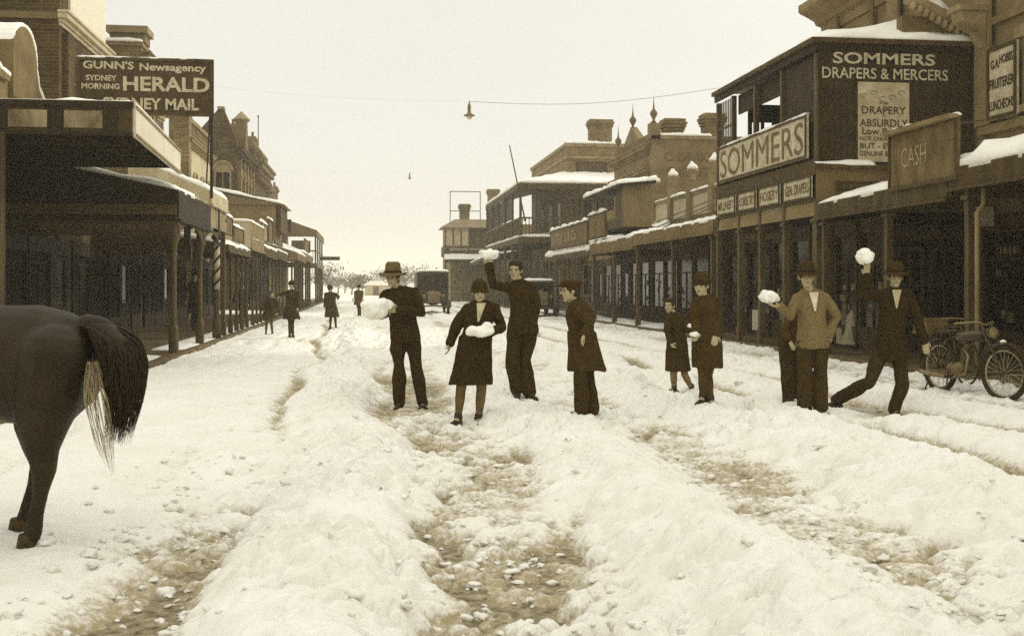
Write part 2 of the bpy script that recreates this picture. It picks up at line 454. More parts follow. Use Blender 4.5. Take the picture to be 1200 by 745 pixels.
# ------------------------------------------------------------------ ground
XL, XR = -3.65, 8.85        # kerb lines
def snow_h(X, Y):
    X = np.asarray(X, float); Y = np.asarray(Y, float)
    w = X + 0.10 * np.sin(Y * 0.45 + 1) + 0.07 * np.sin(Y * 1.1) + 0.10 * vnoise(X * 0.6, Y * 0.7)
    g = lambda c, s: np.exp(-((w - c) / s) ** 2)
    h = 0.075 + 0.02 * vnoise(X * 0.5, Y * 0.35, 5.0)
    h = h + 0.085 * g(-0.25, 0.36) + 0.19 * g(1.72, 0.28) * np.clip((11 - Y) / 4, .3, 1) + 0.14 * g(3.65, 0.32) * np.clip((13 - Y) / 4, .4, 1) + 0.05 * g(4.38, 0.24) + 0.12 * g(5.45, 0.30) * np.clip((12 - Y) / 4, .35, 1) + 0.06 * g(6.85, 0.3) + 0.04 * g(-2.3, 0.7)
    # wheel ruts and slush
    wl_ = w + 0.10 * (Y - 5) * np.exp(-((Y - 5) / 7.0) ** 2) * -1.0
    rutL = np.exp(-((wl_ + 1.10) / (0.33 + 0.05 * np.sin(Y * 2))) ** 2) * np.clip((7.9 - Y) / 1.7, 0.16, 1)
    patch = 0.75 + 0.35 * vnoise(X * 1.7 + 3, Y * 1.5 + 8)
    h = h - (0.20 + .05 * np.clip((6.8 - Y) / 1., 0, 1)) * rutL * np.clip(patch, 0.3, 1.1)
    r2 = np.exp(-((w - 0.72) / 0.52) ** 4) * (0.78 + 0.36 * vnoise(X * 1.9, Y * 1.1 + 3))
    h = h - 0.14 * r2 * np.clip((30 - Y) / 10, 0.35, 1)
    r3 = np.exp(-((w - 2.70) / 0.50) ** 4) * (0.75 + 0.38 * vnoise(X * 1.8 + 9, Y * 1.2))
    h = h - 0.10 * r3 - 0.045 * r2 * np.clip((7.2 - Y) / 1.2, 0, 1)
    h = h - 0.20 * np.exp(-((w - 4.90) / 0.19) ** 2) - 0.15 * np.exp(-((w - 6.20) / 0.18) ** 2) - 0.09 * np.exp(-((w - 7.4) / 0.12) ** 2) - 0.09 * np.exp(-((w + 0.62 + .02 * Y) / 0.10) ** 2) * np.clip((Y - 9) / 4, 0, 1) - 0.10 * np.exp(-((w - 4.02) / 0.12) ** 2) - 0.06 * g(0.25, 0.16)
    h = h - 0.04 * g(-0.62, 0.12) * np.clip((Y - 8) / 4, 0, 1) - 0.055 * np.clip((w - 7.1) / .6, 0, 1) + .05 * g(8.75, .2)
    for c_, s_, a_ in ((-2.9, .13, .045), (-2.2, .11, .05), (-1.55, .10, .04), (2.15, .10, .05), (3.15, .10, .05), (5.9, .11, .05), (8.1, .1, .03)):
        h = h - a_ * np.exp(-((w - c_ + .05 * np.sin(Y * .3 + c_)) / s_) ** 2) * np.clip(.6 + 1.1 * vnoise(X * .3 + c_, Y * .35 + c_), 0, 1.3) * np.clip((Y - 6.5) / 2, 0, 1)
    # froth-like lumps: strong where feet and wheels churned it, weak in the smooth drift on the left
    churn = 0.27 + 0.8 * np.clip((w + 1.5) / 0.9, 0, 1) * (1 - 0.35 * g(1.72, 0.25)) * (1 - 0.45 * np.clip((w - 4.0) / 1.5, 0, 1))
    churn = churn * np.clip(0.85 + 0.55 * vnoise(X * 1.1 + 4, Y * 1.1 - 7), .15, 1.4)
    wx = X + 0.07 * vnoise(X * 5, Y * 5, 2.0) + .02 * vnoise(X * 19, Y * 19, 1.); wy = Y + 0.07 * vnoise(X * 5 + 5, Y * 5, 9.0) + .02 * vnoise(X * 19 + 4, Y * 19, 6.)
    a0 = billow(wx / 0.26, wy / 0.30, 1); a1 = billow(wx / 0.13 + 3, wy / 0.15, 2); a2 = billow(wx / 0.065 + 8, wy / 0.07, 5); a3 = billow(wx / 0.033 + 8, wy / 0.035, 9)
    h = h + churn * (0.12 * (a0 - 0.5) + 0.085 * (a1 - 0.5) + 0.040 * (a2 - 0.5) + 0.014 * (a3 - .5))
    h = h + churn * 0.05 * fbm(X * 9, Y * 9, 1.0, 4) + 0.010 * fbm(X * 4, Y * 4, 3.0, 3)
    for cx_, cy_, z0 in ((6.0, 11.9, .02), (5.5, 12.55, .03), (5.6, 11.4, .03)):     # trodden hollows under the striding man
        tr = np.exp(-(((X - cx_) ** 2 + (Y - cy_) ** 2) / .50 ** 2) ** 2)
        h = h * (1 - .85 * tr) + z0 * .85 * tr
    return h
def wet_snow():
    # clean snow turning to thin dirty slush where the cover is thin (attribute 'wet')
    m = SNOW.copy(); m.name = 'churned_snow'; nt = m.node_tree; n, l = nt.nodes, nt.links
    b = n['Principled BSDF']; src = b.inputs['Base Color'].links[0].from_socket
    a = n.new('ShaderNodeAttribute'); a.attribute_name = 'wet'
    g = n.new('ShaderNodeNewGeometry'); t = n.new('ShaderNodeTexNoise'); t.inputs['Scale'].default_value = 26; t.inputs['Detail'].default_value = 8; t.inputs['Roughness'].default_value = .7
    l.new(g.outputs['Position'], t.inputs['Vector'])
    ad = n.new('ShaderNodeMath'); ad.operation = 'MULTIPLY_ADD'; l.new(t.outputs[0], ad.inputs[0]); ad.inputs[1].default_value = 2.6; ad.inputs[2].default_value = -1.3
    su = n.new('ShaderNodeMath'); su.operation = 'ADD'; l.new(a.outputs['Fac'], su.inputs[0]); l.new(ad.outputs[0], su.inputs[1])
    mr = n.new('ShaderNodeMapRange'); mr.interpolation_type = 'SMOOTHSTEP'; mr.inputs['From Min'].default_value = .1; mr.inputs['From Max'].default_value = 1.25
    l.new(su.outputs[0], mr.inputs[0])
    mul = n.new('ShaderNodeMath'); mul.operation = 'MULTIPLY'; l.new(mr.outputs[0], mul.inputs[0])
    st = n.new('ShaderNodeMapRange'); st.inputs['From Max'].default_value = .25; l.new(a.outputs['Fac'], st.inputs[0]); l.new(st.outputs[0], mul.inputs[1])
    mx = n.new('ShaderNodeMix'); mx.data_type = 'RGBA'; l.new(mul.outputs[0], mx.inputs[0]); l.new(src, mx.inputs[6]); mx.inputs[7].default_value = sep(.33)
    l.new(mx.outputs[2], b.inputs['Base Color'])
    return m
def road_grid():
    ys = [2.2]
    while ys[-1] < 26: ys.append(ys[-1] * 1.0034)
    while ys[-1] < 120: ys.append(ys[-1] * 1.010)
    ys = np.array(ys)
    nx = 460
    xs = np.linspace(XL + 0.004, XR - 0.004, nx)
    Xg, Yg = np.meshgrid(xs, ys)
    Z = snow_h(Xg, Yg)
    fade = np.clip((Yg - 20) / 60, 0, 1)
    Z = Z * (1 - 0.5 * fade) + 0.03 * fade
    co = np.stack([Xg, Yg, Z], -1).reshape(-1, 3)
    ny = len(ys)
    idx = np.arange(ny * nx).reshape(ny, nx)
    q = np.stack([idx[:-1, :-1], idx[:-1, 1:], idx[1:, 1:], idx[1:, :-1]], -1).reshape(-1, 4)
    me = bpy.data.meshes.new('snow')
    me.vertices.add(len(co)); me.vertices.foreach_set('co', co.ravel())
    me.loops.add(q.size); me.loops.foreach_set('vertex_index', q.ravel().astype(np.int32))
    me.polygons.add(len(q)); me.polygons.foreach_set('loop_start', np.arange(0, q.size, 4, dtype=np.int32))
    me.polygons.foreach_set('loop_total', np.full(len(q), 4, np.int32))
    me.update(calc_edges=True)
    for a in (me.polygons,): a.foreach_set('use_smooth', np.ones(len(q), bool))
    wet = np.clip((0.095 - Z) / 0.075, 0, 1)
    at_ = me.attributes.new('wet', 'FLOAT', 'POINT'); at_.data.foreach_set('value', wet.ravel().astype(np.float32))
    return struct(link('snow_ground', me, wet_snow()))
road_grid()
struct(MB().box(XL - 0.1, XR + 0.1, -30, 140, -0.6, 0.0).build('road', SLUSH))
# open snowy ground round everything, far past the last houses
gm = MB()
gm.add([(-900, -200, -0.03), (900, -200, -0.03), (900, 900, -0.03), (-900, 900, -0.03)], [(0, 1, 2, 3)])
struct(gm.build('ground', FIELD))
struct(MB().add([(XL, 118, 0.01), (XR, 118, 0.01), (40, 330, 0.01), (-30, 330, 0.01)], [(0, 1, 2, 3)]).build('far_road', FIELD))
# footpaths with a kerb step
for nm, x0, x1 in (('footpath', XL - 0.16, -7.3), ('footpath', XR + 0.16, 12.5)):
    struct(MB().box(x0, x1, 6 if x0 < 0 else 6, 118, -0.3, 0.15).build(nm, PAVE))
for nm, x0, x1 in (('kerb', XL - 0.16, XL), ('kerb', XR, XR + 0.16)):
    struct(MB().box(x0, x1, 2, 118, -0.3, 0.165).build(nm, KERB, bevel=0.02))
# snow blown on to the footpath edges
def drift(x0, x1, y0, y1, th, sd):
    nx, ny = 14, int((y1 - y0) / 0.12)
    xs = np.linspace(x0, x1, nx); ys = np.linspace(y0, y1, ny)
    Xg, Yg = np.meshgrid(xs, ys)
    e = np.sin(np.linspace(0, np.pi, nx))[None, :] ** 0.6 * np.clip(np.minimum(Yg - y0, y1 - Yg) / 0.4, 0, 1)
    Z = 0.13 + (th * (0.45 + 0.8 * fbm(Xg * 0.9 + sd, Yg * 0.5, 2.0, 4)) + 0.03) * e
    mb = MB(); mb.add(np.stack([Xg, Yg, Z], -1).reshape(-1, 3).tolist(), [(i * nx + j, i * nx + j + 1, (i + 1) * nx + j + 1, (i + 1) * nx + j) for i in range(ny - 1) for j in range(nx - 1)])
    return struct(mb.build('snow_drift', SNOW, smooth=True))
drift(-5.6, XL - 0.14, 14.5, 22.6, 0.10, 1)
drift(-4.6, XL - 0.14, 24, 44, 0.05, 2)
drift(XR + 0.1, 10.4, 34, 62, 0.12, 3)
drift(-9.5, -3.9, 54.5, 60.8, 0.10, 4)
# loose clods of snow kicked up beside the ruts
def clods():
    rng = np.random.default_rng(5)
    bm = bmesh.new(); bmesh.ops.create_icosphere(bm, subdivisions=2, radius=1.0)
    bv = np.array([v.co[:] for v in bm.verts]); bf = [tuple(v.index for v in f.verts) for f in bm.faces]; bm.free()
    n = 750
    Y = 4.2 * np.exp(rng.random(n) * 1.35); X = rng.uniform(-1.9, 6.6, n)
    lane = rng.choice([-1.45, -0.65, -0.1, 0.2, 1.3, 2.1, 2.5, 2.9, 3.3, 4.0, 5.1], n) + rng.normal(0, 0.2, n)
    X = np.where(rng.random(n) < 0.75, lane, X)
    bare = rng.random(n) < .78
    X = np.where(bare, rng.choice([-1.15, .7, 2.7], n) + rng.normal(0, .26, n), X); Y = np.where(bare, 4.3 + 5 * rng.random(n) ** 1.6, Y)
    Z = snow_h(X, Y)
    rad = np.exp(rng.normal(-3.75, 0.42, n)); rad = np.clip(rad * np.where(bare, .62, .8), 0.006, 0.045)
    V = []; F = []
    for i in range(n):
        s = np.array([rng.uniform(.9, 1.7), 1, rng.uniform(.45, .75)]) * rad[i]
        nz = 1 + 0.75 * vnoise(bv[:, 0] * 1.5 + i, bv[:, 1] * 1.5, bv[:, 2] * 1.5) + 0.22 * vnoise(bv[:, 0] * 4 + i, bv[:, 1] * 4, bv[:, 2] * 4)
        a = rng.uniform(0, 6.28); c, s_ = math.cos(a), math.sin(a)
        p = bv * s * nz[:, None]
        p = np.stack([p[:, 0] * c - p[:, 1] * s_, p[:, 0] * s_ + p[:, 1] * c, p[:, 2]], -1) + [X[i], Y[i], max(Z[i], 0) + rad[i] * 0.3]
        k = len(V) * len(bv)
        V.append(p); F.append(np.array(bf) + k)
    mb = MB(); mb.v = np.concatenate(V).tolist(); mb.f = [tuple(f) for f in np.concatenate(F).tolist()]
    me = bpy.data.meshes.new('snow_clods'); me.from_pydata(mb.v, [], mb.f)
    for p in me.polygons: p.use_smooth = True
    o = link('snow_clods', me, SNOW); o['kind'] = 'stuff'
    tag(o, 'loose white clods of snow strewn along the churned wheel ruts', 'snow')
clods()

# ------------------------------------------------------------------ haze
hz = MB().box(-920, 920, -210, 910, -1.05, 26).build('haze', None)
hm = bpy.data.materials.new('haze_air'); hm.use_nodes = True
hm.node_tree.nodes.clear()
hv = hm.node_tree.nodes.new('ShaderNodeVolumePrincipled'); ho = hm.node_tree.nodes.new('ShaderNodeOutputMaterial')
hv.inputs['Color'].default_value = (1.0, 0.955, 0.84, 1); hv.inputs['Density'].default_value = 0.0013; hv.inputs['Anisotropy'].default_value = 0.2
hm.node_tree.links.new(hv.outputs[0], ho.inputs['Volume'])
hz.data.materials.append(hm)
hz['kind'] = 'stuff'; tag(hz, 'pale wintry haze filling the far end of the street', 'haze')

# ------------------------------------------------------------------ building helpers
def window(bld, X, side, y0, y1, z0, z1, arch=False, fm=None, pane=None, t=0.05):
    """upright window on a street-side wall at X; side +1 wall looks to +X, -1 to -X"""
    s = side; f = MB(); w = 0.09
    f.box(X, X + s * t, y0, y0 + w, z0, z1); f.box(X, X + s * t, y1 - w, y1, z0, z1)
    f.box(X, X + s * t, y0 + w, y1 - w, z0, z0 + w); f.box(X, X + s * t, y0 + w, y1 - w, z1 - w, z1)
    ym = (y0 + y1) / 2; zm = (z0 + z1) / 2
    f.box(X, X + s * (t - 0.012), ym - 0.025, ym + 0.025, z0 + w, z1 - w)
    f.box(X, X + s * (t - 0.006), y0 + w, y1 - w, zm - 0.03, zm + 0.03)
    f.box(X, X + s * (t + 0.10), y0 - 0.12, y1 + 0.12, z0 - 0.14, z0 - 0.002)
    if arch:
        pts = [(X, ym + (y1 - y0) * 0.5 * math.cos(a), z1 + (y1 - y0) * 0.5 * math.sin(a)) for a in np.linspace(0, math.pi, 12)]
        f.prism(pts, (s * 0.02, 0, 0))
        f.tube([(X + s * 0.05, ym + (y1 - y0) * 0.58 * math.cos(a), z1 + (y1 - y0) * 0.58 * math.sin(a)) for a in np.linspace(0, math.pi, 14)], 0.07, 6)
    else:
        f.box(X, X + s * (t + 0.06), y0 - 0.15, y1 + 0.15, z1 + 0.002, z1 + 0.24)
    o = f.build('window', fm or TRIM, bld)
    MB().box(X + s * 0.004, X + s * 0.02, y0 + w, y1 - w, z0 + w, z1 - w).build('pane', pane or GLASS, o)
    return o
def window_y(bld, Y, x0, x1, z0, z1, arch=False, fm=None):
    """window on a wall facing the camera (-Y)"""
    f = MB(); w = 0.09; x0, x1 = min(x0, x1), max(x0, x1)
    f.box(x0, x0 + w, Y - 0.05, Y, z0, z1); f.box(x1 - w, x1, Y - 0.05, Y, z0, z1)
    f.box(x0 + w, x1 - w, Y - 0.05, Y, z0, z0 + w); f.box(x0 + w, x1 - w, Y - 0.05, Y, z1 - w, z1)
    xm = (x0 + x1) / 2; zm = (z0 + z1) / 2
    f.box(xm - 0.025, xm + 0.025, Y - 0.04, Y, z0 + w, z1 - w); f.box(x0 + w, x1 - w, Y - 0.044, Y, zm - 0.03, zm + 0.03)
    f.box(x0 - 0.1, x1 + 0.1, Y - 0.14, Y, z0 - 0.12, z0 - 0.002)
    if arch:
        f.tube([(xm + (x1 - x0) * 0.55 * math.cos(a), Y - 0.03, z1 + (x1 - x0) * 0.55 * math.sin(a)) for a in np.linspace(0, math.pi, 14)], 0.08, 6)
        pa = [(xm + (x1 - x0) * 0.5 * math.cos(a), Y, z1 + (x1 - x0) * 0.5 * math.sin(a)) for a in np.linspace(0, math.pi, 12)]
        f.prism(pa, (0, -0.02, 0))
    o = f.build('window', fm or TRIM, bld)
    MB().box(x0 + w, x1 - w, Y - 0.02, Y - 0.004, z0 + w, z1 - w).build('pane', GLASS, o)
def moulding(bld, X, s, y0, y1, z, sz=1.0, m=None, name='cornice'):
    pr = [(0, -.30), (.06, -.30), (.08, -.12), (.20, -.08), (.24, 0), (.42, .10), (.56, .16), (.60, .20), (.60, .34), (.40, .38), (0, .52)]
    o = MB().prism([(X + s * a * sz, y0 - .0, z + b_ * sz) for a, b_ in pr], (0, y1 - y0, 0)).build(name, m or TRIM, bld)
    return o
def cornice(bld, X, s, y0, y1, z, sz=1.0, m=None, dent=True, name='cornice'):
    """stepped moulding along a street wall with end returns and dentils"""
    c = MB()
    for k, (p, a, b) in enumerate(((0.08, 0, .1), (0.16, .1, .2), (0.28, .2, .36), (0.34, .36, .44))):
        c.box(X - s * 0.0, X + s * p * sz, y0 - p * sz * 0.6, y1 + p * sz * 0.6, z + a * sz, z + b * sz - 0.001)
    if dent:
        n = int((y1 - y0) / 0.45)
        for i in range(n):
            yy = y0 + (i + 0.5) * (y1 - y0) / n
            c.box(X + 0.0, X + s * 0.2 * sz, yy - 0.08, yy + 0.08, z - 0.16 * sz, z - 0.001)
    return c.build(name, m or TRIM, bld, bevel=0.01)
def shopfront(bld, X, s, y0, y1, ztop=2.9, n=3, door_at=1, fm=None, goods=True):
    """timber shop windows and a recessed door on the wall under a verandah"""
    w = (y1 - y0) / n
    for k in range(n):
        a, b = y0 + k * w + 0.06, y0 + (k + 1) * w - 0.06
        if k == door_at:
            d = MB(); ym = (a + b) / 2
            d.box(X, X + s * 0.05, ym - 0.45, ym + 0.45, 0.15, 1.0)
            for y_ in (ym - 0.45, ym + 0.37): d.box(X, X + s * 0.05, y_, y_ + 0.08, 1.0, 2.2)
            d.box(X, X + s * 0.05, ym - 0.37, ym + 0.37, 2.1, 2.2); d.box(X, X + s * 0.06, a, ym - 0.47, 0.15, ztop); d.box(X, X + s * 0.06, ym + 0.47, b, 0.15, ztop)
            d.box(X, X + s * 0.06, ym - 0.47, ym + 0.47, 2.22, ztop)
            o = d.build('door', WOODD, bld)
            MB().box(X, X + s * 0.02, ym - 0.37, ym + 0.37, 1.0, 2.1).build('pane', GLASS, o)
            MB().ell((X + s * 0.09, ym + 0.32, 1.05), (0.04, 0, 0), (0, 0.03, 0), (0, 0, 0.03)).build('handle', ZINC, o)
        else:
            f = MB()
            f.box(X, X + s * 0.10, a, b, 0.15, 0.62); f.box(X, X + s * 0.09, a, b, ztop - 0.35, ztop)
            for y_ in (a, b - 0.07): f.box(X, X + s * 0.09, y_, y_ + 0.07, 0.62, ztop - 0.35)
            f.box(X, X + s * 0.05, a + 0.07, b - 0.07, 2.0, 2.05)
            f.box(X, X + s * 0.05, (a + b) / 2 - 0.02, (a + b) / 2 + 0.02, 0.62, 2.0)
            o = f.build('shop_window', fm or WOODM, bld)
            MB().box(X + s * 0.004, X + s * 0.02, a + 0.07, b - 0.07, 0.62, ztop - 0.35).build('pane', GLASS if goods else SHADE, o)  # shops without goods get the painted shade tone in place of glass
            # goods on show behind the glass line, dim
            if not goods: continue
            g = MB(); rr = random.Random(int(abs(y0) * 10) + k)
            for q in range(rr.randint(3, 6)):
                yy = rr.uniform(a + 0.2, b - 0.2); zz = rr.uniform(0.7, 1.7); ww = rr.uniform(0.06, 0.16); hh = rr.uniform(0.06, 0.22)
                g.box(X + s * 0.022, X + s * 0.032, yy - ww, yy + ww, zz, zz + hh)
            g.build('display_card', mat('display_goods', 0.30, 0.8, 7, L2=0.03), o)
def post(bld, x, y, z0, z1, r=0.065, cap=True, m=None, brackets=1, turned=False):
    p = MB()
    if turned:
        p.lathe([(0.10, 0), (0.10, 0.5), (0.075, 0.55), (0.062, 0.6), (0.058, (z1 - z0) * 0.72), (0.085, (z1 - z0) * 0.735), (0.06, (z1 - z0) * 0.75),
                 (0.075, (z1 - z0) * 0.80), (0.13, (z1 - z0) * 0.86), (0.14, (z1 - z0) * 0.88), (0.08, (z1 - z0) * 0.885), (0.08, z1 - z0)], (x, y, z0), 14)
    else:
        p.box(x - r, x + r, y - r, y + r, z0, z1)
        p.box(x - r - 0.025, x + r + 0.025, y - r - 0.025, y + r + 0.025, z0, z0 + 0.35)
    if cap:
        zc = z0 + (z1 - z0) * 0.86 if not turned else z1 - 0.12
        p.box(x - r - 0.04, x + r + 0.04, y - r - 0.04, y + r + 0.04, zc, zc + 0.07)
    if brackets:
        for q in (-1, 1):
            pts = [(x, y + q * r, z1), (x, y + q * (r + 0.42), z1)] + [(x, y + q * (r + 0.42 * (1 - math.sin(a))), z1 - 0.42 * (1 - math.cos(a)) * 1.0) for a in np.linspace(0.15, math.pi / 2, 6)]
            p.prism([Vector(v) - Vector((0.02, 0, 0)) for v in pts], (0.04, 0, 0))
    return p.build('post', m or POSTM, bld, bevel=0.006)
def verandah(bld, xe, xw, y0, y1, ze, zw, fh=0.3, posts=(), s=1, fm=None, snow=True, closed_near=True, roofm=None, turned=False, thin=False, snowth=0.09, ze2=None):
    """street verandah: xe = street edge, xw = wall; ze = eave height, zw = height at the wall"""
    ze2 = ze if ze2 is None else ze2
    t = 0.05
    r_ = MB().hexa([(xe, y0, ze - t), (xe, y1, ze2 - t), (xw, y1, zw - t), (xw, y0, zw - t), (xe, y0, ze), (xe, y1, ze2), (xw, y1, zw), (xw, y0, zw)])
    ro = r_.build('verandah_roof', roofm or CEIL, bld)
    f = MB(); sg = 1 if xw > xe else -1
    f.hexa([(xe - sg * 0.05, y0, ze - fh), (xe - sg * 0.05, y1, ze2 - fh), (xe - sg * 0.001, y1, ze2 - fh), (xe - sg * 0.001, y0, ze - fh),
            (xe - sg * 0.05, y0, ze + 0.02), (xe - sg * 0.05, y1, ze2 + 0.02), (xe - sg * 0.001, y1, ze2 + 0.02), (xe - sg * 0.001, y0, ze + 0.02)])
    f.box(xe - sg * 0.09, xe - sg * 0.051, y0, y1, ze - fh + (0 if ze2 >= ze else ze2 - ze), ze - fh + 0.05 + (0 if ze2 >= ze else ze2 - ze))
    f.build('fascia', fm or WOODM, bld)
    if closed_near:
        e = MB(); e.hexa([(xe, y0 - 0.05, ze - fh), (xw, y0 - 0.05, ze - fh), (xw, y0 - 0.001, ze - fh), (xe, y0 - 0.001, ze - fh),
                          (xe, y0 - 0.05, ze + 0.01), (xw, y0 - 0.05, zw + 0.01), (xw, y0 - 0.001, zw + 0.01), (xe, y0 - 0.001, ze + 0.01)])
        e.build('end_board', fm or WOODM, bld)
    b = MB(); n = max(2, int((y1 - y0) / 0.9))
    for i in range(n + 1):
        yy = y0 + 0.06 + (y1 - y0 - 0.12) * i / n
        b.hexa([(xe, yy - 0.03, ze - t - 0.13), (xw, yy - 0.03, zw - t - 0.13), (xw, yy + 0.03, zw - t - 0.13), (xe, yy + 0.03, ze - t - 0.13),
                (xe, yy - 0.03, ze - t - 0.002), (xw, yy - 0.03, zw - t - 0.002), (xw, yy + 0.03, zw - t - 0.002), (xe, yy + 0.03, ze - t - 0.002)])
    b.build('rafter', WOODD, bld)
    for py_ in posts:
        post(bld, xe + sg * 0.08, py_, 0.15, ze - t - 0.01, r=0.04 if thin else 0.06, turned=turned, brackets=0 if thin else 1)
    if snow:
        snow_sheet('snow_cover', (xe, y0, ze), (xe, y1, ze2), (xw, y1, zw), (xw, y0, zw), snowth, bld, nu=90, seed=y0)
    return ro
def sign_board(label, A, B, h, th, boardm, lines, letm, u, cat='sign board', frame=True, snow=0.06, parent=None, name='sign_board', bold=0.02, hB=None, group=None):
    """board standing between bottom corners A and B (reader's left to right). lines: (text, x0, z0, w, h, shear) in fractions"""
    A, B = Vector(A), Vector(B); hB = hB or h
    uu = (B - A); L = uu.length; uu.normalize(); up = Vector((0, 0, 1))
    nrm = Vector((uu.x, uu.y, 0)).normalized().cross(up)   # towards the reader
    root = thing(name, label, cat, tuple(A), group) if parent is None else parent
    m = MB(); m.hexa([A, B, B - nrm * th, A - nrm * th, A + up * h, B + up * hB, B + up * hB - nrm * th, A + up * h - nrm * th])
    board = m.build('board', boardm, root)
    if frame:
        f = MB(); w = min(0.07, h * 0.06)
        for (p, q) in ((A, B), (A + up * (h - w), B + up * (hB - w))):
            f.hexa([p + nrm * 0.03, q + nrm * 0.03, q + nrm * 0.001, p + nrm * 0.001, p + nrm * 0.03 + up * w, q + nrm * 0.03 + up * w, q + nrm * 0.001 + up * w, p + nrm * 0.001 + up * w])
        for p, hh in ((A, h), (B - uu * w, hB)):
            q = p + uu * w
            f.hexa([p + nrm * 0.028 + up * w, q + nrm * 0.028 + up * w, q + nrm * 0.001 + up * w, p + nrm * 0.001 + up * w, p + nrm * 0.028 + up * (hh - w), q + nrm * 0.028 + up * (hh - w), q + nrm * 0.001 + up * (hh - w), p + nrm * 0.001 + up * (hh - w)])
        f.build('frame', WOODM, root)
    if lines:
        t = MB()
        for ln in lines:
            tx, x0, z0, w_, h_ = ln[:5]; sh = ln[5] if len(ln) > 5 else 0
            text_mb(t, tx, A + (B - A) * x0 + up * (h * z0), uu if abs(uu.z) > 1e-4 else uu, up, w_ * L, h_ * h, 0.008, bold, sh)
        t.build('lettering', letm, root)
    if snow:
        P, Q = A + up * h, B + up * hB
        snow_sheet('snow_cover', P + nrm * 0.02, Q + nrm * 0.02, Q - nrm * (th + 0.02), P - nrm * (th + 0.02), snow, root, nv=5, over=0.015, seed=P.y)
    return root
# ================================================================== LEFT SIDE
LX, LE = -7.3, -3.8
def wall_box(bld, m, x0, x1, y0, y1, z0, z1, name='wall'):
    return MB().box(x0, x1, y0, y1, z0, z1).build(name, m, bld)
# near shop with the big flat awning
b = thing('near_shop', 'dark single storey shop at left edge under a big flat snow topped awning', 'shop', (LX, 18, 0))
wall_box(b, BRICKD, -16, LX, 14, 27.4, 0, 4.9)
zA, zB = 4.50, 4.26
aw = MB().hexa([(-9.5, 18.8, zA - .12), (LE, 18.8, zA - .12), (LE, 23.2, zB - .12), (-9.5, 23.2, zB - .12), (-9.5, 18.8, zA), (LE, 18.8, zA), (LE, 23.2, zB), (-9.5, 23.2, zB)]).build('awning_roof', CEIL, b)
f = MB(); f.box(-9.6, LE, 18.74, 18.799, zA - .52, zA - 0.02)
f.build('fascia', SIGND, b)
tr = MB(); tr.box(-9.6, LE + .03, 18.70, 18.739, zA - .10, zA); tr.box(-9.6, LE + .02, 18.71, 18.739, zA - .56, zA - .50)
for x in np.arange(-9.4, LE, 0.86): tr.box(x, x + .22, 18.715, 18.739, zA - .5, zA - .101)
tr.build('fascia_trim', WOODD, b)
pn = MB()
for x in np.arange(-9.4, LE - 0.8, 0.86): pn.box(x + .24, x + .84, 18.728, 18.738, zA - .44, zA - .16)
pn.build('fascia_panel', PEEL, b)
sf = MB().hexa([(LE + .001, 18.8, zA - .56), (LE + .05, 18.8, zA - .56), (LE + .05, 23.2, zB - .50), (LE + .001, 23.2, zB - .50), (LE + .001, 18.8, zA - .02), (LE + .05, 18.8, zA - .02), (LE + .05, 23.2, zB), (LE + .001, 23.2, zB)]).build('fascia', PAINTW, b)
tb = MB()
for q in (0.01, 0.93):
    tb.hexa([(LE + .051, 18.8, zA - .56 + q * .5), (LE + .075, 18.8, zA - .56 + q * .5), (LE + .075, 23.2, zB - .5 + q * .47), (LE + .051, 23.2, zB - .5 + q * .47),
             (LE + .051, 18.8, zA - .52 + q * .5), (LE + .075, 18.8, zA - .52 + q * .5), (LE + .075, 23.2, zB - .46 + q * .47), (LE + .051, 23.2, zB - .46 + q * .47)])
tb.build('fascia_trim', TRIM, b)
snow_sheet('snow_cover', (-9.5, 18.76, zA), (LE + .03, 18.76, zA), (LE + .03, 23.2, zB), (-9.5, 23.2, zB), 0.06, b, nu=60, over=0.02)
ra = MB()
for y in np.arange(19.2, 23.2, .7): ra.box(-9.4, LE - .02, y, y + .07, zB - .42, zB - .13)
ra.build('rafter', WOODD, b)
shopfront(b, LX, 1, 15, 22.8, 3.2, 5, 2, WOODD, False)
MB().box(-6.02, -5.72, 18.3, 18.6, 0, zA - .55).build('pillar', WOODM, b)
# parapet above the awning with two snow capped scrolls
pw = MB(); pw.hexa([(-7.55, 18, 4.9), (-7.2, 18, 4.9), (-7.2, 27.4, 4.9), (-7.55, 27.4, 4.9), (-7.55, 18, 6.4), (-7.2, 18, 6.4), (-7.2, 27.4, 5.2), (-7.55, 27.4, 5.2)])
pw.build('parapet', REND2, b)
def scroll(y0, y1, zb, h, nm='parapet_scroll'):
    ys = y1 - y0; prof = [(y0, zb), (y0, zb + h * .62)]
    prof += [(y0 + ys * (.30 - .30 * math.cos(a)) , zb + h * (.62 + .38 * math.sin(a))) for a in np.linspace(.2, math.pi / 2, 7)]
    prof += [(y0 + ys * (.30 + .30 * math.sin(a)), zb + h * (.55 + .45 * math.cos(a))) for a in np.linspace(.15, math.pi / 2, 7)]
    prof += [(y0 + ys * .66, zb + h * .28), (y0 + ys * .78, zb + h * .16), (y1, zb + h * .10), (y1, zb)]
    o = MB().prism([(-7.6, y, z) for y, z in prof], (0.5, 0, 0)).build(nm, REND2, b)
    top = prof[1:-1]; s = MB()
    for i in range(len(top) - 1):
        (ya, za), (yb, zb_) = top[i], top[i + 1]
        th = 0.10 if zb_ > zb + h * .5 or i > len(top) - 4 else 0.06
        s.hexa([(-7.62, ya, za + .003), (-7.07, ya, za + .003), (-7.07, yb + .02, zb_ + .003), (-7.62, yb + .02, zb_ + .003), (-7.6, ya + .03, za + th), (-7.09, ya + .03, za + th), (-7.09, yb + .07, zb_ + th), (-7.6, yb + .07, zb_ + th)])
    me = remesh(s, 0.035, 3, 0.02, 5); put('snow_cover', me, SNOWROOF, o)
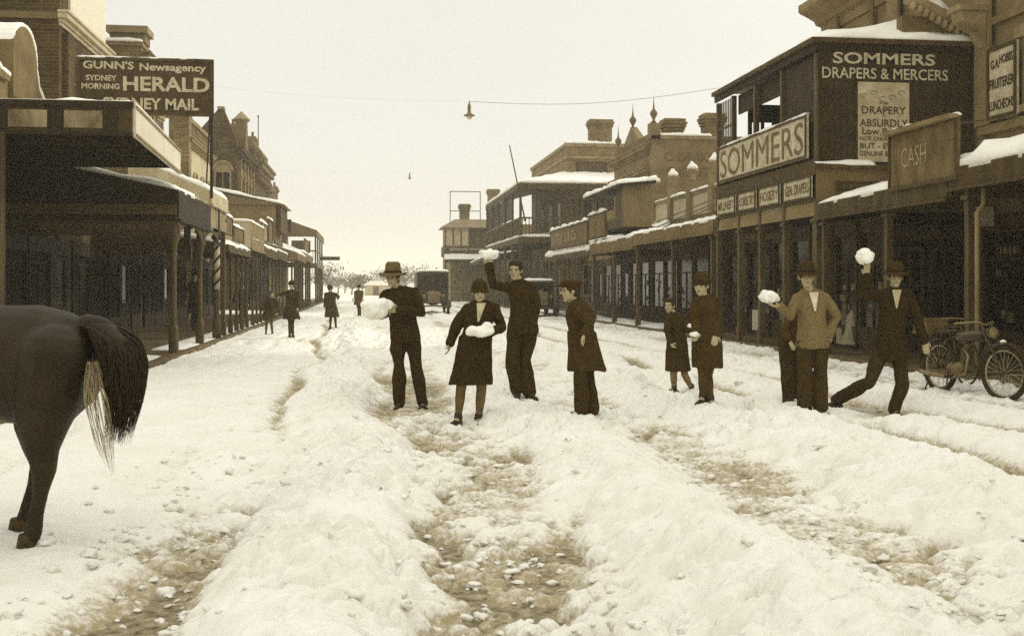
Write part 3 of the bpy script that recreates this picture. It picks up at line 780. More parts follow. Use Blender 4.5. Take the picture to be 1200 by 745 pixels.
scroll(23.6, 26.3, 5.35, 1.55)
scroll(20.6, 23.4, 5.6, 0.95)
snow_sheet('snow_cover', (-7.2, 26.2, 5.37), (-7.2, 27.35, 5.2), (-7.55, 27.35, 5.2), (-7.55, 26.2, 5.37), 0.12, b)

# brick two storey building behind it
b = thing('brick_building', 'tall brown brick building with pale side parapet behind the newsagency sign, topmost at upper left', 'building', (LX, 29, 0))
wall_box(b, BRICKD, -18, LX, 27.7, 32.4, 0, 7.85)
wall_box(b, REND2, -18, LX + .02, 27.62, 32.4, 7.86, 8.02, 'string_course')
MB().hexa([(-18, 27.75, 8.03), (LX, 27.75, 8.03), (LX, 32.3, 8.03), (-18, 32.3, 8.03), (-18, 27.75, 12), (LX, 27.75, 12), (LX, 32.3, 12), (-18, 32.3, 12)]).build('parapet', BRICKD, b)
MB().box(LX + .002, LX + .06, 28.5, 32.2, 8.05, 11.9).build('parapet_face', PAINTW, b)
cornice(b, LX, 1, 27.7, 32.4, 7.72, .8, PALE, dent=False)
cc = MB()
for k in range(3):
    x = -8.0 - k * .55
    cc.tube([(x + .18 * math.cos(a), 27.70, 8.6 + .24 * math.sin(a)) for a in np.linspace(0, 2 * math.pi, 14)[:-1]], .05, 6, closed=True)
cc.build('ornament', REND2, b)
for y in (28.0, 31.6): MB().box(LX + .002, LX + .14, y, y + .6, 3.9, 7.6).build('pilaster', BRICKD, b)
window(b, LX, 1, 29.2, 30.5, 4.9, 7.0)
window_y(b, 27.7, -9.9, -8.9, 5.9, 7.3)
shopfront(b, LX, 1, 23.2, 32.2, 2.6, 5, 2, WOODD, False)
verandah(b, LE, LX, 23.0, 27.6, 3.42, 4.15, .62, posts=(), fm=WOODD, snowth=.11)
fr = MB().box(-7.2, LE + .01, 22.905, 22.948, 2.93, 3.13).build('sign_strip', mat('brown_sign_strip', .06, .3, 6), b)
t = MB(); text_mb(t, 'FIRE,  ACCIDENT,  LIVE STOCK', (-6.9, 22.903, 2.95), (1, 0, 0), (0, 0, 1), 2.75, .14, .004, .012)
t.build('lettering', INK, fr)
vb = MB().box(-7.2, LE - .02, 22.93, 22.98, 2.5, 2.8).build('sign_strip', SIGND, b)
t = MB(); text_mb(t, 'FRUIT,  VEGETABLES', (-6.4, 22.928, 2.60), (1, 0, 0), (0, 0, 1), 2.1, .13, .004, .008)
t.build('lettering', mat('dim_lettering', .09, .3, 14), vb)
# arched valances along the street
for ya, yb in ((23.25, 26.5), (26.8, 29.5)):
    v = MB(); n = 10
    for i in range(n):
        u0, u1 = i / n, (i + 1) / n
        za, zb2 = [2.45 + .36 * math.sin(math.pi * u) ** .5 for u in (u0, u1)]
        v.hexa([(LE - .02, ya + (yb - ya) * u0, za), (LE + .01, ya + (yb - ya) * u0, za), (LE + .01, ya + (yb - ya) * u1, zb2), (LE - .02, ya + (yb - ya) * u1, zb2),
                (LE - .02, ya + (yb - ya) * u0, 2.86), (LE + .01, ya + (yb - ya) * u0, 2.86), (LE + .01, ya + (yb - ya) * u1, 2.86), (LE - .02, ya + (yb - ya) * u1, 2.86)])
    v.build('valance', WOODM, b)
for y in (23.15, 26.7): post(b, LE - .08, y, .15, 2.85, turned=True, brackets=0, m=POSTM)
post(b, LE - .08, 24.9, .15 + 1.9, 2.85, turned=False, brackets=1, m=WOODD)
# higher verandah with boarded end
verandah(b, LE, -5.7, 27.7, 31.0, 3.80, 4.62, .34, posts=(30.9,), fm=PAINTP, snowth=.13)
MB().box(LE - .04, LE - .005, 27.7, 31.0, 2.95, 3.45).build('fascia', PEEL, b)

# striped barber post
bp = thing('barber_pole', 'spiral striped post of the verandah edge, left footpath', 'barber pole', (LE - .05, 29.4, .15))
MB().lathe([(.11, 0), (.11, .4), (.08, .5), (.08, 1.2), (.10, 1.25)], (LE - .05, 29.4, .15), 14).build('base', POSTM, bp, True)
MB().lathe([(.085, 1.25), (.085, 2.55)], (LE - .05, 29.4, .15), 14).build('shaft', PAINTP, bp, True)
s = MB()
for k in range(2):
    s.tube([(LE - .05 + .088 * math.cos(a + k * math.pi), 29.4 + .088 * math.sin(a + k * math.pi), 1.42 + a * .095) for a in np.linspace(0, 12.6, 60)], .03, 5)
s.build('stripe', WOODD, bp, True)
MB().lathe([(.13, 2.55), (.14, 2.62), (.09, 2.68), (.09, 3.4)], (LE - .05, 29.4, .15), 14).build('capital', WOODD, bp, True)

# newsagency sign standing on the verandah roof
sb = sign_board('large dark newsagency board lettered HERALD and MAIL, standing across the left verandah roof', (-6.47, 26, 5.36), (-3.47, 26, 5.36), 1.30, .05, SIGND, [
    ("GUNN'S", .045, .79, .37, .145), ("Newsagency", .455, .74, .49, .17),
    ("SYDNEY", .065, .585, .225, .10), ("MORNING", .035, .44, .275, .10), ("HERALD", .335, .42, .635, .255), ("&", .08, .13, .06, .14), ("SYDNEY MAIL", .19, .10, .70, .205)], LETW, None, snow=.03, bold=.03)
m = MB(); m.box(-3.56, -3.50, 26.06, 26.12, 3.5, 6.6); m.box(-6.44, -6.38, 26.06, 26.12, 3.9, 6.6); m.tube([(-3.53, 26.1, 6.2), (-3.9, 27.9, 3.95)], .02, 6)
m.build('support', WOODD, sb)

# low verandah and its signs (chimneys of the row are built with their houses)
b = thing('low_shop', 'low shop with small signboards on its snow edged verandah, past the barber pole', 'shop', (LX, 34, 0))
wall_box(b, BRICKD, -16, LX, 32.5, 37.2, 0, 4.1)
shopfront(b, LX, 1, 32.5, 37, 2.5, 3, 1, WOODD, False)
verandah(b, LE, LX, 31.05, 37.0, 2.62, 3.15, .2, posts=(32.6, 34.1, 35.5, 36.9), fm=WOODM, thin=True, snowth=.13)
for (ya, yb, za, h) in ((31.3, 33.6, 2.95, .55), (33.9, 36.6, 2.85, .45)):
    sign_board('', (LE - .15, ya, za), (LE - .15, yb, za), h, .04, HOARD, [], None, None, parent=b, snow=.08)
# boxed awning, pale
b = thing('boxed_awning_shop', 'shop with pale boxed awning front in front of the parapet with the balustrade', 'shop', (LX, 40, 0))
wall_box(b, BRICKM, -16, LX, 37.45, 41.5, 0, 9.3)
wall_box(b, REND, -16.0, LX + .05, 37.40, 41.5, 9.31, 9.45, 'coping')
snow_sheet('snow_cover', (-12, 37.42, 9.46), (LX + .04, 37.42, 9.46), (LX + .04, 38.0, 9.46), (-12, 38.0, 9.46), .1, b)
for x0, x1, z1 in ((-8.3, LX + .1, 9.75),):
    MB().box(x0, x1, 37.5, 38.4, 9.46, z1).build('pier', REND2, b)
    MB().box(x0 - .1, x1 + .1, 37.4, 38.5, z1 + .002, z1 + .22).build('pier_cap', TRIM, b)
cornice(b, LX, 1, 37.5, 41.5, 8.7, 1.0, REND2)
window(b, LX, 1, 38.3, 39.4, 5.3, 7.4); window(b, LX, 1, 40.0, 41.0, 5.3, 7.4)
shopfront(b, LX, 1, 37.5, 46, 2.6, 5, 2, WOODD, False)
verandah(b, LE, LX, 37.1, 41.8, 3.1, 3.3, .42, posts=(38.8, 40.2, 41.6), fm=REND, thin=True, snowth=.03)
MB().box(LX, LE + .03, 37.0, 37.06, 2.75, 3.62).build('parapet', PALE, b)
MB().box(LE - .02, LE + .04, 37.07, 41.8, 2.85, 3.60).build('parapet', REND, b)
snow_sheet('snow_cover', (LX, 36.97, 3.62), (LE + .04, 36.97, 3.62), (LE + .04, 37.1, 3.62), (LX, 37.1, 3.62), .08, b, nv=5, over=.02)
snow_sheet('snow_cover', (LE + .05, 37.1, 3.60), (LE + .05, 41.8, 3.60), (LE - .03, 41.8, 3.60), (LE - .03, 37.1, 3.60), .08, b, nv=5, over=.02)

# balustraded pale facade with arches
b = thing('balustrade_building', 'pale rendered facade with arched windows and balustrade parapet on the left', 'building', (LX, 50, 0))
wall_box(b, BRICKM, -17, LX - .1, 46.9, 54, 0, 7.5)
wall_box(b, PALE, LX - .098, LX, 46.9, 54, 3.0, 7.3, 'facade')
cornice(b, LX, 1, 46.9, 54, 7.3, .7, REND)
wall_box(b, REND, LX - .25, LX + .05, 46.95, 54, 7.66, 7.8, 'balustrade_base')
bl = MB()
for y in np.arange(47.3, 54, .42): bl.lathe([(.05, 0), (.1, .12), (.06, .3), (.09, .45), (.05, .5)], (LX - .1, y, 7.81), 8)
bl.build('baluster', REND, b, True)
wall_box(b, REND, LX - .25, LX + .05, 46.95, 54, 8.32, 8.5, 'rail')
wall_box(b, BRICKM, LX - .5, LX + .1, 46.6, 47.2, 0, 8.9, 'pier')
w = MB()
for x in (-9.0, -9.7, -10.4): w.box(x, x + .3, 46.9, 47.2, 7.51, 8.4)
w.box(-10.6, LX - .5, 46.9, 47.2, 8.41, 8.8); w.build('parapet', BRICKM, b)
for y in (48.2, 50.2, 52.2): window(b, LX, 1, y, y + 1.0, 4.3, 5.7, arch=True)
shopfront(b, LX, 1, 47, 54, 2.6, 4, 1, WOODD, False)
verandah(b, LE, LX, 42.0, 47.6, 2.95, 3.5, .35, posts=(43.2, 45.0, 46.8), fm=WOODM, thin=True, snowth=.12)
verandah(b, LE, LX, 47.7, 53.6, 3.0, 3.7, .35, posts=(48.7, 50.6, 52.5), fm=WOODM, thin=True, snowth=.12)
for (ya, yb, za, h) in ((42.3, 44.8, 3.2, .7), (45.4, 47.4, 3.25, .95), (48.4, 52.6, 3.3, .6)):
    sign_board('', (LE - .12, ya, za), (LE - .12, yb, za), h, .04, HOARD if ya > 45 else PEEL, [], None, None, parent=b, snow=.09)
MB().box(LX, LE, 47.55, 47.6, 3.4, 4.9).build('oriel_side', REND, b)
MB().box(LX, LE + .2, 47.61, 51.5, 3.8, 4.9).build('oriel', WOODM, b)
snow_sheet('snow_cover', (LE + .35, 47.4, 4.92), (LE + .35, 51.6, 4.92), (LX, 51.6, 5.7), (LX, 47.4, 5.7), .12, b)
MB().hexa([(LX, 47.45, 4.905), (LE + .35, 47.45, 4.905), (LE + .35, 51.6, 4.905), (LX, 51.6, 4.905), (LX, 47.45, 5.6), (LE + .35, 47.45, 4.915), (LE + .35, 51.6, 4.915), (LX, 51.6, 5.6)]).build('oriel_roof', IRON, b)

# brick building with gable and tall arched window
TX = -6.92
b = thing('gabled_brick_building', 'dark brick building with stepped pointed gable and tall arched window on the left', 'building', (TX, 65, 0))
wall_box(b, BRICKD, -17, TX, 61.3, 70, 0, 9.0)
MB().prism([(-9.3, 61.25, 9.0), (TX - .02, 61.25, 9.0), (TX - .1, 61.25, 9.5), (-7.65, 61.25, 11.0), (-7.95, 61.25, 11.0), (-9.3, 61.25, 9.4)], (0, .5, 0)).build('gable', BRICKD, b)
MB().prism([(-7.62, 61.2, 11.0), (-7.98, 61.2, 11.0), (-7.98, 61.2, 11.15), (-7.62, 61.2, 11.15)], (0, .6, 0)).build('gable_cap', TRIM, b)
cornice(b, TX, 1, 61.3, 70, 8.6, 1.0, BRICKD)
wall_box(b, REND2, TX - .5, TX + .1, 64.5, 65.4, 9.1, 10.9, 'turret')
MB().lathe([(.45, 10.9), (.5, 11.0), (.3, 11.2), (.0, 11.5)], (TX - .2, 64.95, 0), 10).build('turret_cap', TRIM, b)
window_y(b, 61.29, -8.15, -7.25, 5.7, 7.7, arch=True, fm=TRIM)
for y in (62.3, 64.0, 65.7, 67.4): window(b, TX, 1, y, y + .8, 5.0, 7.4, arch=True)
for y in (61.6, 63.4, 65.1, 66.8, 68.6): MB().box(TX + .002, TX + .16, y, y + .3, 3.8, 8.4).build('pilaster', BRICKM, b)
shopfront(b, TX, 1, 61.5, 70, 2.6, 5, 2)
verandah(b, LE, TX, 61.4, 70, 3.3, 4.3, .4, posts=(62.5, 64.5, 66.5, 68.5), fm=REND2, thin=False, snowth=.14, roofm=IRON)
bs = sign_board('dark board reading BOOT set across the far left verandah roof', (-5.7, 61.0, 4.35), (-4.05, 61.0, 4.35), .75, .05, SIGND, [("BOOT.", .18, .25, .7, .5)], LETW, None, snow=.05, bold=.04)
# corniced building beyond
b = thing('corniced_building', 'dark building with heavy bracketed cornice just beyond the pointed brick gable', 'building', (TX, 73, 0))
wall_box(b, BRICKD, -17, TX, 70.1, 78, 0, 9.2)
cornice(b, TX, 1, 70.1, 78, 8.4, 2.0, REND2)
cornice(b, TX, 1, 70.1, 78, 6.4, 1.2, REND2, dent=False)
ur = MB()
for y in (70.6, 74, 77.5): ur.lathe([(.2, 0), (.25, .2), (.1, .35), (.3, .7), (.3, .9), (.05, 1.25)], (TX - .1, y, 9.28), 10)
ur.build('urn', REND2, b, True)
for y in (71.2, 73.4, 75.6): window(b, TX, 1, y, y + 1, 4.8, 6.2)
shopfront(b, TX, 1, 70.2, 78, 2.6, 4, 1)
verandah(b, LE, TX, 70.3, 78.5, 3.5, 4.6, .45, posts=(72, 74.5, 77), fm=REND2, snowth=.14, roofm=IRON)
sign_board('', (LE - .1, 71, 3.7), (LE - .1, 76, 3.7), .8, .05, HOARD, [], None, None, parent=b, snow=.1)
# far two storey verandah building
b = thing('far_verandah_building', 'far two storey building whose balcony verandah slopes to the street on the left', 'building', (-6.5, 86, 0))
wall_box(b, BRICKM, -17, -6.9, 80, 100, 0, 6.9)
verandah(b, LE, -6.9, 85, 99, 5.7, 6.8, .5, posts=(), fm=REND2, snowth=.08, roofm=IRON)
verandah(b, LE, -6.9, 85, 99, 3.2, 3.3, .3, posts=(86, 89, 92, 95, 98), fm=REND2, snow=False)
for y in (85.1, 89, 93, 97): MB().box(LE - .12, LE, y, y + .12, 3.22, 5.4).build('balcony_post', POSTM, b)
ra = MB(); ra.box(-6.8, LE, 85.03, 85.09, 4.1, 4.2); ra.box(LE - .07, LE - .01, 85.1, 99, 4.1, 4.2)
for x in np.arange(-6.7, LE, .22): ra.box(x, x + .04, 85.03, 85.07, 3.3, 4.1)
ra.build('railing', POSTM, b)
MB().lathe([(.5, 6.9), (.5, 8.2), (.65, 8.3), (.4, 8.5), (.12, 9.3), (.22, 9.5), (.03, 10.2)], (-5.9 - 1.2, 82, 0), 10).build('spire', REND2, b)
MB().box(-5.6, -4.2, 84.4, 84.45, 4.0, 4.9).build('board', SIGND, b)
MB().box(LE, -2.2, 92, 92.06, 3.6, 3.9).build('hanging_board', SIGND, b)
for y in (84,): window_y(b, 80, -9, -8, 3.8, 5.6)
verandah(b, -5.2, -6.9, 78.7, 84.9, 3.6, 4.5, .4, posts=(80, 83), fm=REND2, snowth=.14, roofm=IRON)
fp = thing('flagpole', 'thin bare flagpole rising above the far left roofs', 'flagpole', (-7.6, 83, 9))
MB().tube([(-7.6, 79.9, 6), (-7.6, 79.9, 13.4)], [.06, .03], 8).build('pole', WOODM, fp)
MB().ell((-7.6, 79.9, 13.45), (.07, 0, 0), (0, .07, 0), (0, 0, .07)).build('ball', WOODM, fp)

def left_chimney(bld, x, y, w, z0, z1):
    c = MB().box(x - w / 2, x + w / 2, y - w / 2, y + w / 2, z0, z1)
    for e, a, h_ in ((.06, .5, .1), (.12, .38, .12), (.06, .24, .12)): c.box(x - w / 2 - e, x + w / 2 + e, y - w / 2 - e, y + w / 2 + e, z1 - a, z1 - a + h_)
    for q in (-.2, .2): c.lathe([(.10, 0), (.08, .3), (.11, .34)], (x + q, y, z1 + .002), 8)
    c.build('chimney', BRICKM, bld)
for o_, x_, y_, z0_, z1_ in (('balustrade_building', -8.4, 52, 7.5, 10.2), ('corniced_building', -7.9, 77, 9.2, 11.6), ('far_verandah_building', -7.5, 90, 6.9, 9.4), ('gabled_brick_building', -8.2, 68.5, 9.0, 11.2)):
    left_chimney(bpy.data.objects[o_], x_, y_, .9, z0_, z1_)
# ================================================================== RIGHT SIDE
RX, RE = 12.5, 9.0
b = thing('commercial_building', 'tall rendered two storey building at the right edge with moulded cornice behind the drapers balcony', 'building', (RX, 20, 0))
wall_box(b, REND, RX, 24, 9, 28.7, 0, 11.4)
moulding(b, RX, -1, 9, 29.2, 8.75, 1.25, REND)
moulding(b, RX, -1, 9, 28.8, 10.1, .6, REND)
wall_box(b, REND, RX - .10, RX - .002, 9, 28.6, 6.72, 6.86, 'string_course')
wall_box(b, REND, RX - .16, RX - .002, 9, 21.2, 4.55, 4.72, 'string_course')
for y in (20.75, 24.6, 28.0, 16.4): 
    MB().box(RX - .18, RX - .101, y, y + .55, 4.73, 8.65).build('pilaster', REND, b, bevel=.01)
for y in (23, 26): MB().box(RX - .12, RX - .002, y, y + .16, 6.9, 8.68).build('pilaster', REND2, b)
bk = MB()
bk.prism([(RX - .19, 20.8, 6.3), (RX - .19, 20.8, 7.0), (RX - .75, 20.8, 7.0), (RX - .7, 20.8, 6.8), (RX - .35, 20.8, 6.6)], (0, .4, 0)); bk.box(RX - .8, RX - .19, 20.75, 21.25, 7.001, 7.12)
bk.build('bracket', TRIM, b, bevel=.01)
for y0 in (18.3, 13.5): window(b, RX, -1, y0, y0 + 1.5, 4.95, 6.25, t=.07)
window(b, RX, -1, 21.0, 21.15, 4.9, 6.1)
# window heads
shopfront(b, RX, -1, 10, 16.0, 2.9, 3, 1); shopfront(b, RX, -1, 16.2, 21.2, 2.9, 3, 1)
verandah(b, RE, RX, 16.25, 21.3, 3.18, 4.05, .30, posts=(18.45, 21.15), fm=WOODM, snowth=.13, ze2=3.12)
verandah(b, RE, RX, 10.5, 16.2, 3.30, 4.15, .34, posts=(15.8, 11.8), fm=WOODM, snowth=.22, closed_near=True)
MB().tube([(RE + .02, 15.5, .15), (RE + .02, 15.5, 2.6), (RE + .12, 15.5, 2.72), (RE + .12, 15.5, 2.95)], .035, 8).build('downpipe', TRIM, b, True)
MB().box(RX - .9, RX - .86, 17.0, 17.9, 1.9, 2.35)
wc = sign_board('small pale card hanging in the right shop verandah above the hatted man', (10.9, 18.9, 2.55), (11.35, 18.9, 2.55), .42, .02, SIGNP, [], None, None, snow=0, frame=True)
MB().tube([(11.12, 18.9, 2.95), (11.12, 18.9, 3.7)], .006, 5).build('cord', WOODD, wc)
wc = sign_board('small framed plate reading 1616 under the right verandah', (10.95, 18.2, 2.02), (11.4, 18.2, 2.02), .22, .02, SIGND, [("1616", .15, .2, .7, .6)], LETM, None, snow=0, frame=True)
MB().tube([(11.0, 18.2, 2.23), (11.0, 18.2, 3.7)], .006, 5).build('cord', WOODD, wc)
# string course sign
sign_board('narrow upright fruiterer board G.A. HOBBS fixed beside the upper window at right edge', (RX - .22, 20.72, 4.78), (RX - .22, 19.72, 4.78), 1.42, .05, SIGNP, [
    ("G.A.", .12, .70, .30, .13, 0), ("HOBBS", .42, .74, .46, .13, 0), ("FRUITERER", .08, .42, .84, .14), ("LUNCHEONS", .08, .12, .84, .14)], INK, None, snow=0, bold=.03)
# weathered board on the verandah
a1 = onX(1042, 215, 8.92); a2 = onX(1122, 204, 8.92)
sbh = sign_board('weathered hoarding with ghostly faded writing on the right verandah edge', (8.92, a1[1], 3.12), (8.92, a2[1], 3.12), .98, .05, HOARD, [("CASH", .20, .36, .38, .34)], LETM, None, snow=.07, bold=.0)
MB().tube([(8.97, a2[1] + .3, 4.0), (RX - .1, a2[1] + .8, 4.5)], .012, 6).build('stay', METAL, sbh)
MB().hexa([(8.90, a1[1] + .05, 4.06), (8.90, a2[1] - .05, 4.06), (8.78, a2[1] - .05, 4.06), (8.78, a1[1] + .05, 4.06), (8.90, a1[1] + .05, 4.12), (8.90, a2[1] - .05, 4.12), (8.74, a2[1] - .05, 4.12), (8.74, a1[1] + .05, 4.12)]).build('cap_mould', TRIM, sbh)

# drapers balcony
SY0, SY1 = 21.42, 27.9
b = thing('drapers_shop', 'drapers shop with enclosed dark balcony and hipped snowy roof at the right', 'shop', (RE, 24, 0))
ZT = 6.5
MB().box(RE + .05, RX - .2, SY0, SY0 + .05, 4.05, ZT - .05).build('end_wall', WOODB, b)
MB().box(RE, RX - .01, SY0 - .04, SY0 - .002, ZT - .22, ZT - .02).build('fascia', WOODD, b)
MB().box(RE - .05, RE - .002, SY0 - .04, SY1, ZT - .26, ZT - .02).build('fascia', WOODD, b)
g = MB(); g.box(RE - .13, RE - .051, SY0 - .12, SY1, ZT - .1, ZT); g.box(RE - .05, RX - .1, SY0 - .12, SY0 - .041, ZT - .1, ZT); g.build('gutter', WOODM, b)
P = [(RE, SY0, ZT), (RX - .1, SY0, ZT), (RX - .1, SY1, ZT), (RE, SY1, ZT)]
rd = MB().add([(RE, SY0, ZT - .01), (RX - .02, SY0, ZT - .01), (RX - .02, SY1, ZT - .01), (RE, SY1, ZT - .01), (RX - .02, SY0 + 1.6, ZT + .72), (RX - .02, SY1, ZT + .72), (RX - .9, SY0 + 1.6, ZT + .72), (RX - .9, SY1, ZT + .72)],
    [(0, 3, 2, 1), (0, 1, 4, 6), (0, 6, 7, 3), (6, 4, 5, 7), (1, 2, 5, 4), (2, 3, 7, 5)])
rd.build('roof', IRON, b)
snow_sheet('snow_cover', (RE - .06, SY0 - .06, ZT), (RX - .1, SY0 - .06, ZT), (RX - .1, SY0 + 1.6, ZT + .73), (RX - .9, SY0 + 1.6, ZT + .73), .10, b, nu=60, over=.02)
snow_sheet('snow_cover', (RE - .06, SY1, ZT), (RE - .06, SY0 - .06, ZT), (RX - .9, SY0 + 1.6, ZT + .73), (RX - .9, SY1, ZT + .73), .10, b, nu=60, over=.02)
MB().box(RE, RX - .05, SY0, SY1, 3.85, 4.02).build('balcony_floor', CEIL, b)
for y in (SY0 + .02, 23.3, 25.0, 26.6, SY1 - .12): MB().box(RE, RE + .11, y, y + .11, 4.021, ZT - .28).build('balcony_post', POSTM, b)
MB().box(RE + .01, RE + .06, SY0 + .15, SY1 - .15, 4.85, 4.93).build('rail', WOODM, b)
MB().box(RE + .115, RE + .14, 24.4, 26.5, 4.03, 5.0).build('balcony_boarding', WOODB, b)
MB().box(RE + .06, RE + .09, 21.6, 23.2, 4.03, 6.2).build('balcony_boarding', WOODB, b)
lat = MB()
for y in np.arange(26.75, 27.8, .13): lat.box(RE + .03, RE + .05, y, y + .035, 4.95, ZT - .3)
lat.box(RE + .02, RE + .07, 26.72, 27.8, 5.5, 5.55); lat.build('lattice', POSTM, b)
window(b, RX - .1, -1, 24.9, 26.1, 4.3, 5.9, fm=WOODM)
fe = MB(); fe.box(9.85, RX - .2, SY1 - .06, SY1, 4.03, 5.38); fe.box(9.85, RX - .2, SY1 - .06, SY1, 5.76, ZT - .28)
for xa, xb in ((9.85, 9.95), (10.2, 10.28), (10.5, RX - .2)): fe.box(xa, xb, SY1 - .06, SY1, 5.381, 5.759)
fe.box(9.1, 9.849, SY1 - .06, SY1, 4.03, 4.9); fe.build('end_wall', WOODB, b)
MB().box(RE + .15, RE + .19, 22.4, 26.6, 5.75, ZT - .28).build('blind', WOODB, b)
# lettering on the near end wall
t = MB(); text_mb(t, 'SOMMERS', (9.35, SY0, 6.00), (1, 0, 0), (0, 0, 1), 2.20, .235, .007, .022)
text_mb(t, 'DRAPERS & MERCERS', (9.12, SY0, 5.70), (1, 0, 0), (0, 0, 1), 2.70, .225, .007, .012); t.build('lettering', LETW, b)
po = sign_board('pale drapery poster pasted on the dark end wall of the balcony', (9.88, SY0 - .012, 4.02), (10.98, SY0 - .012, 4.02), 1.62, .01, POSTER, [
    ("FOR", .42, .72, .16, .035), ("DRAPERY", .07, .60, .86, .095), ("AT", .46, .56, .08, .025), ("ABSURDLY", .03, .44, .94, .095), ("Low Prices", .08, .34, .84, .085),
    ("NOT CHEAP TRASH", .03, .265, .94, .05), ("BUT - EVERY", .04, .165, .90, .07), ("GENUINE BARGAIN", .03, .07, .94, .065)], INK, None, snow=0, bold=.01, frame=False)
sw = MB(); rr = random.Random(3)
for k in range(5):
    c = Vector((10.0 + .2 * k, SY0 - .014, 5.35 + .07 * math.sin(k * 2)))
    sw.tube([c + Vector((.09 * math.cos(a) * (1 - a / 9), 0, .06 * math.sin(a) * (1 - a / 9))) for a in np.linspace(0, 5, 14)], .006, 4)
sw.build('flourish', INK2, po)
# tile coping with snow against the wall
cp = MB(); cp.tube([(11.05, 21.7, 7.42), (11.3, 21.7, 7.38), (11.8, 21.7, 7.1), (12.3, 21.7, 6.78)], [.10, .16, .19, .13], 10)
for k in range(9):
    q = k / 8; cp.ell((11.15 + 1.1 * q, 21.58, 7.26 - .55 * q), (.07, 0, 0), (0, .12, 0), (0, 0, .09), 8, 6)
cpo = cp.build('coping', TRIM, b, True)
put('snow_cover', remesh(MB().tube([(11.0, 21.72, 7.55), (11.3, 21.72, 7.52), (11.8, 21.72, 7.25), (12.25, 21.72, 6.95)], [.08, .16, .16, .08], 10), .03, 3, .02, 5), SNOWROOF, b)
cw = MB().box(11.0, 12.45, 21.75, 22.0, 6.5, 7.1).build('coping_wall', REND2, b)
# front SOMMERS board
sign_board('long pale board with dark SOMMERS lettering along the balcony front', (8.93, 27.5, 4.12), (8.93, 21.75, 4.12), .90, .05, SIGNP, [("SOMMERS", .03, .12, .94, .74)], INK2, None, snow=.04, bold=.0, frame=True)
names = ["MILLINERY", "CORSETRY", "HOSIERY", "GEN. DRAPERS"]
ys = [27.8, 26.15, 24.7, 23.2, 21.45]
for k in range(4):
    sign_board('small pale board lettered %s under the big balcony board' % names[k], (8.955, ys[k] - .1, 3.30), (8.955, ys[k + 1] + .12, 3.30), .44, .03, SIGNP, [(names[k], .08, .25, .84, .5)], INK2, None, cat='sign board', snow=0, bold=.01, frame=True, group='small trade signs under the balcony')
MB().box(RE - .02, RE + .08, SY0, SY1, 3.75, 4.06).build('beam', WOODM, b)
MB().box(RE - .02, RE + .05, SY0, SY1, 3.22, 3.29).build('beam', WOODM, b)
MB().box(RE + .02, RE + .04, SY0 + .1, SY1 - .1, 3.29, 3.75).build('sign_backing', WOODD, b)
bl = MB()
for k in range(4):
    y0_, y1_ = ys[k + 1] + .1, ys[k] - .1
    bl.hexa([(RE - .0, y0_, 2.92), (RE + .03, y0_, 2.92), (RE + .03, y1_, 2.92), (RE, y1_, 2.92), (RE + .02, y0_, 3.21), (RE + .08, y0_, 3.21), (RE + .08, y1_, 3.21), (RE + .02, y1_, 3.21)])
bl.build('blind', REND, b)
for y in ys: post(b, RE + .06, y + .0, .15, 3.22, r=.07, brackets=0, m=POSTM)
post(b, RE + .06, SY0 - .0 + .22, .15, 3.22, r=.04, brackets=0)
MB().box(RE, RX - .3, SY0 - .02, SY0 + .03, 3.0, 3.95).build('end_board', REND2, b)
MB().box(RE + .4, RX - .6, SY0 - .03, SY0 - .022, 3.42, 3.62).build('sign_strip', SIGND, b)
t = MB(); text_mb(t, 'SOMMERS DRAPERS', (9.55, SY0 - .032, 3.46), (1, 0, 0), (0, 0, 1), 1.3, .1, .003, .01); t.build('lettering', INK2, b)
snow_sheet('snow_cover', (RE - .05, SY0 - .12, 3.96), (10.2, SY0 - .12, 3.96), (10.2, SY0 - .005, 4.0), (RE - .05, SY0 - .005, 4.0), .05, b, nv=4, over=.01)
MB().box(RE, RX - .1, SY0 - .12, SY0 - .022, 3.86, 3.955).build('ledge', WOODM, b)
shopfront(b, 10.6, -1, SY0 + .1, SY1, 2.95, 5, 2)
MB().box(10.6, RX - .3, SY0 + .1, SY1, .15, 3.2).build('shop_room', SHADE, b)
window_y(b, SY0 + .095, 10.72, 11.35, .75, 2.3, fm=WOODM); window_y(b, SY0 + .095, 11.45, 12.1, .75, 2.3, fm=WOODM)
MB().box(10.62, 12.18, SY0 + .06, SY0 + .094, .16, .60).build('stall_riser', WOODM, b)
MB().box(10.62, 12.18, SY0 + .06, SY0 + .094, 2.45, 2.75).build('fanlight_board', WOODM, b)
MB().box(RE + .02, RE + .14, SY0, SY1 + .1, .15, .30).build('plinth', WOODM, b)
# things in the drapers windows
for (px_, py_, w_, h_, nm) in ((886, 376, .35, .5, 'card'),):
    pt = onX(px_, py_, 10.4)
    wc = thing('window_card', 'white price card standing in the drapers window beside the held snow', 'card', (10.4, pt[1], pt[2]))
    MB().box(10.38, 10.40, pt[1] - .25, pt[1] + .25, pt[2] - .25, pt[2] + .3).build('card', PAINTW, wc)
    MB().box(10.40, 10.58, pt[1] - .02, pt[1] + .02, pt[2] - .3, pt[2] - .1).build('easel', WOODM, wc)
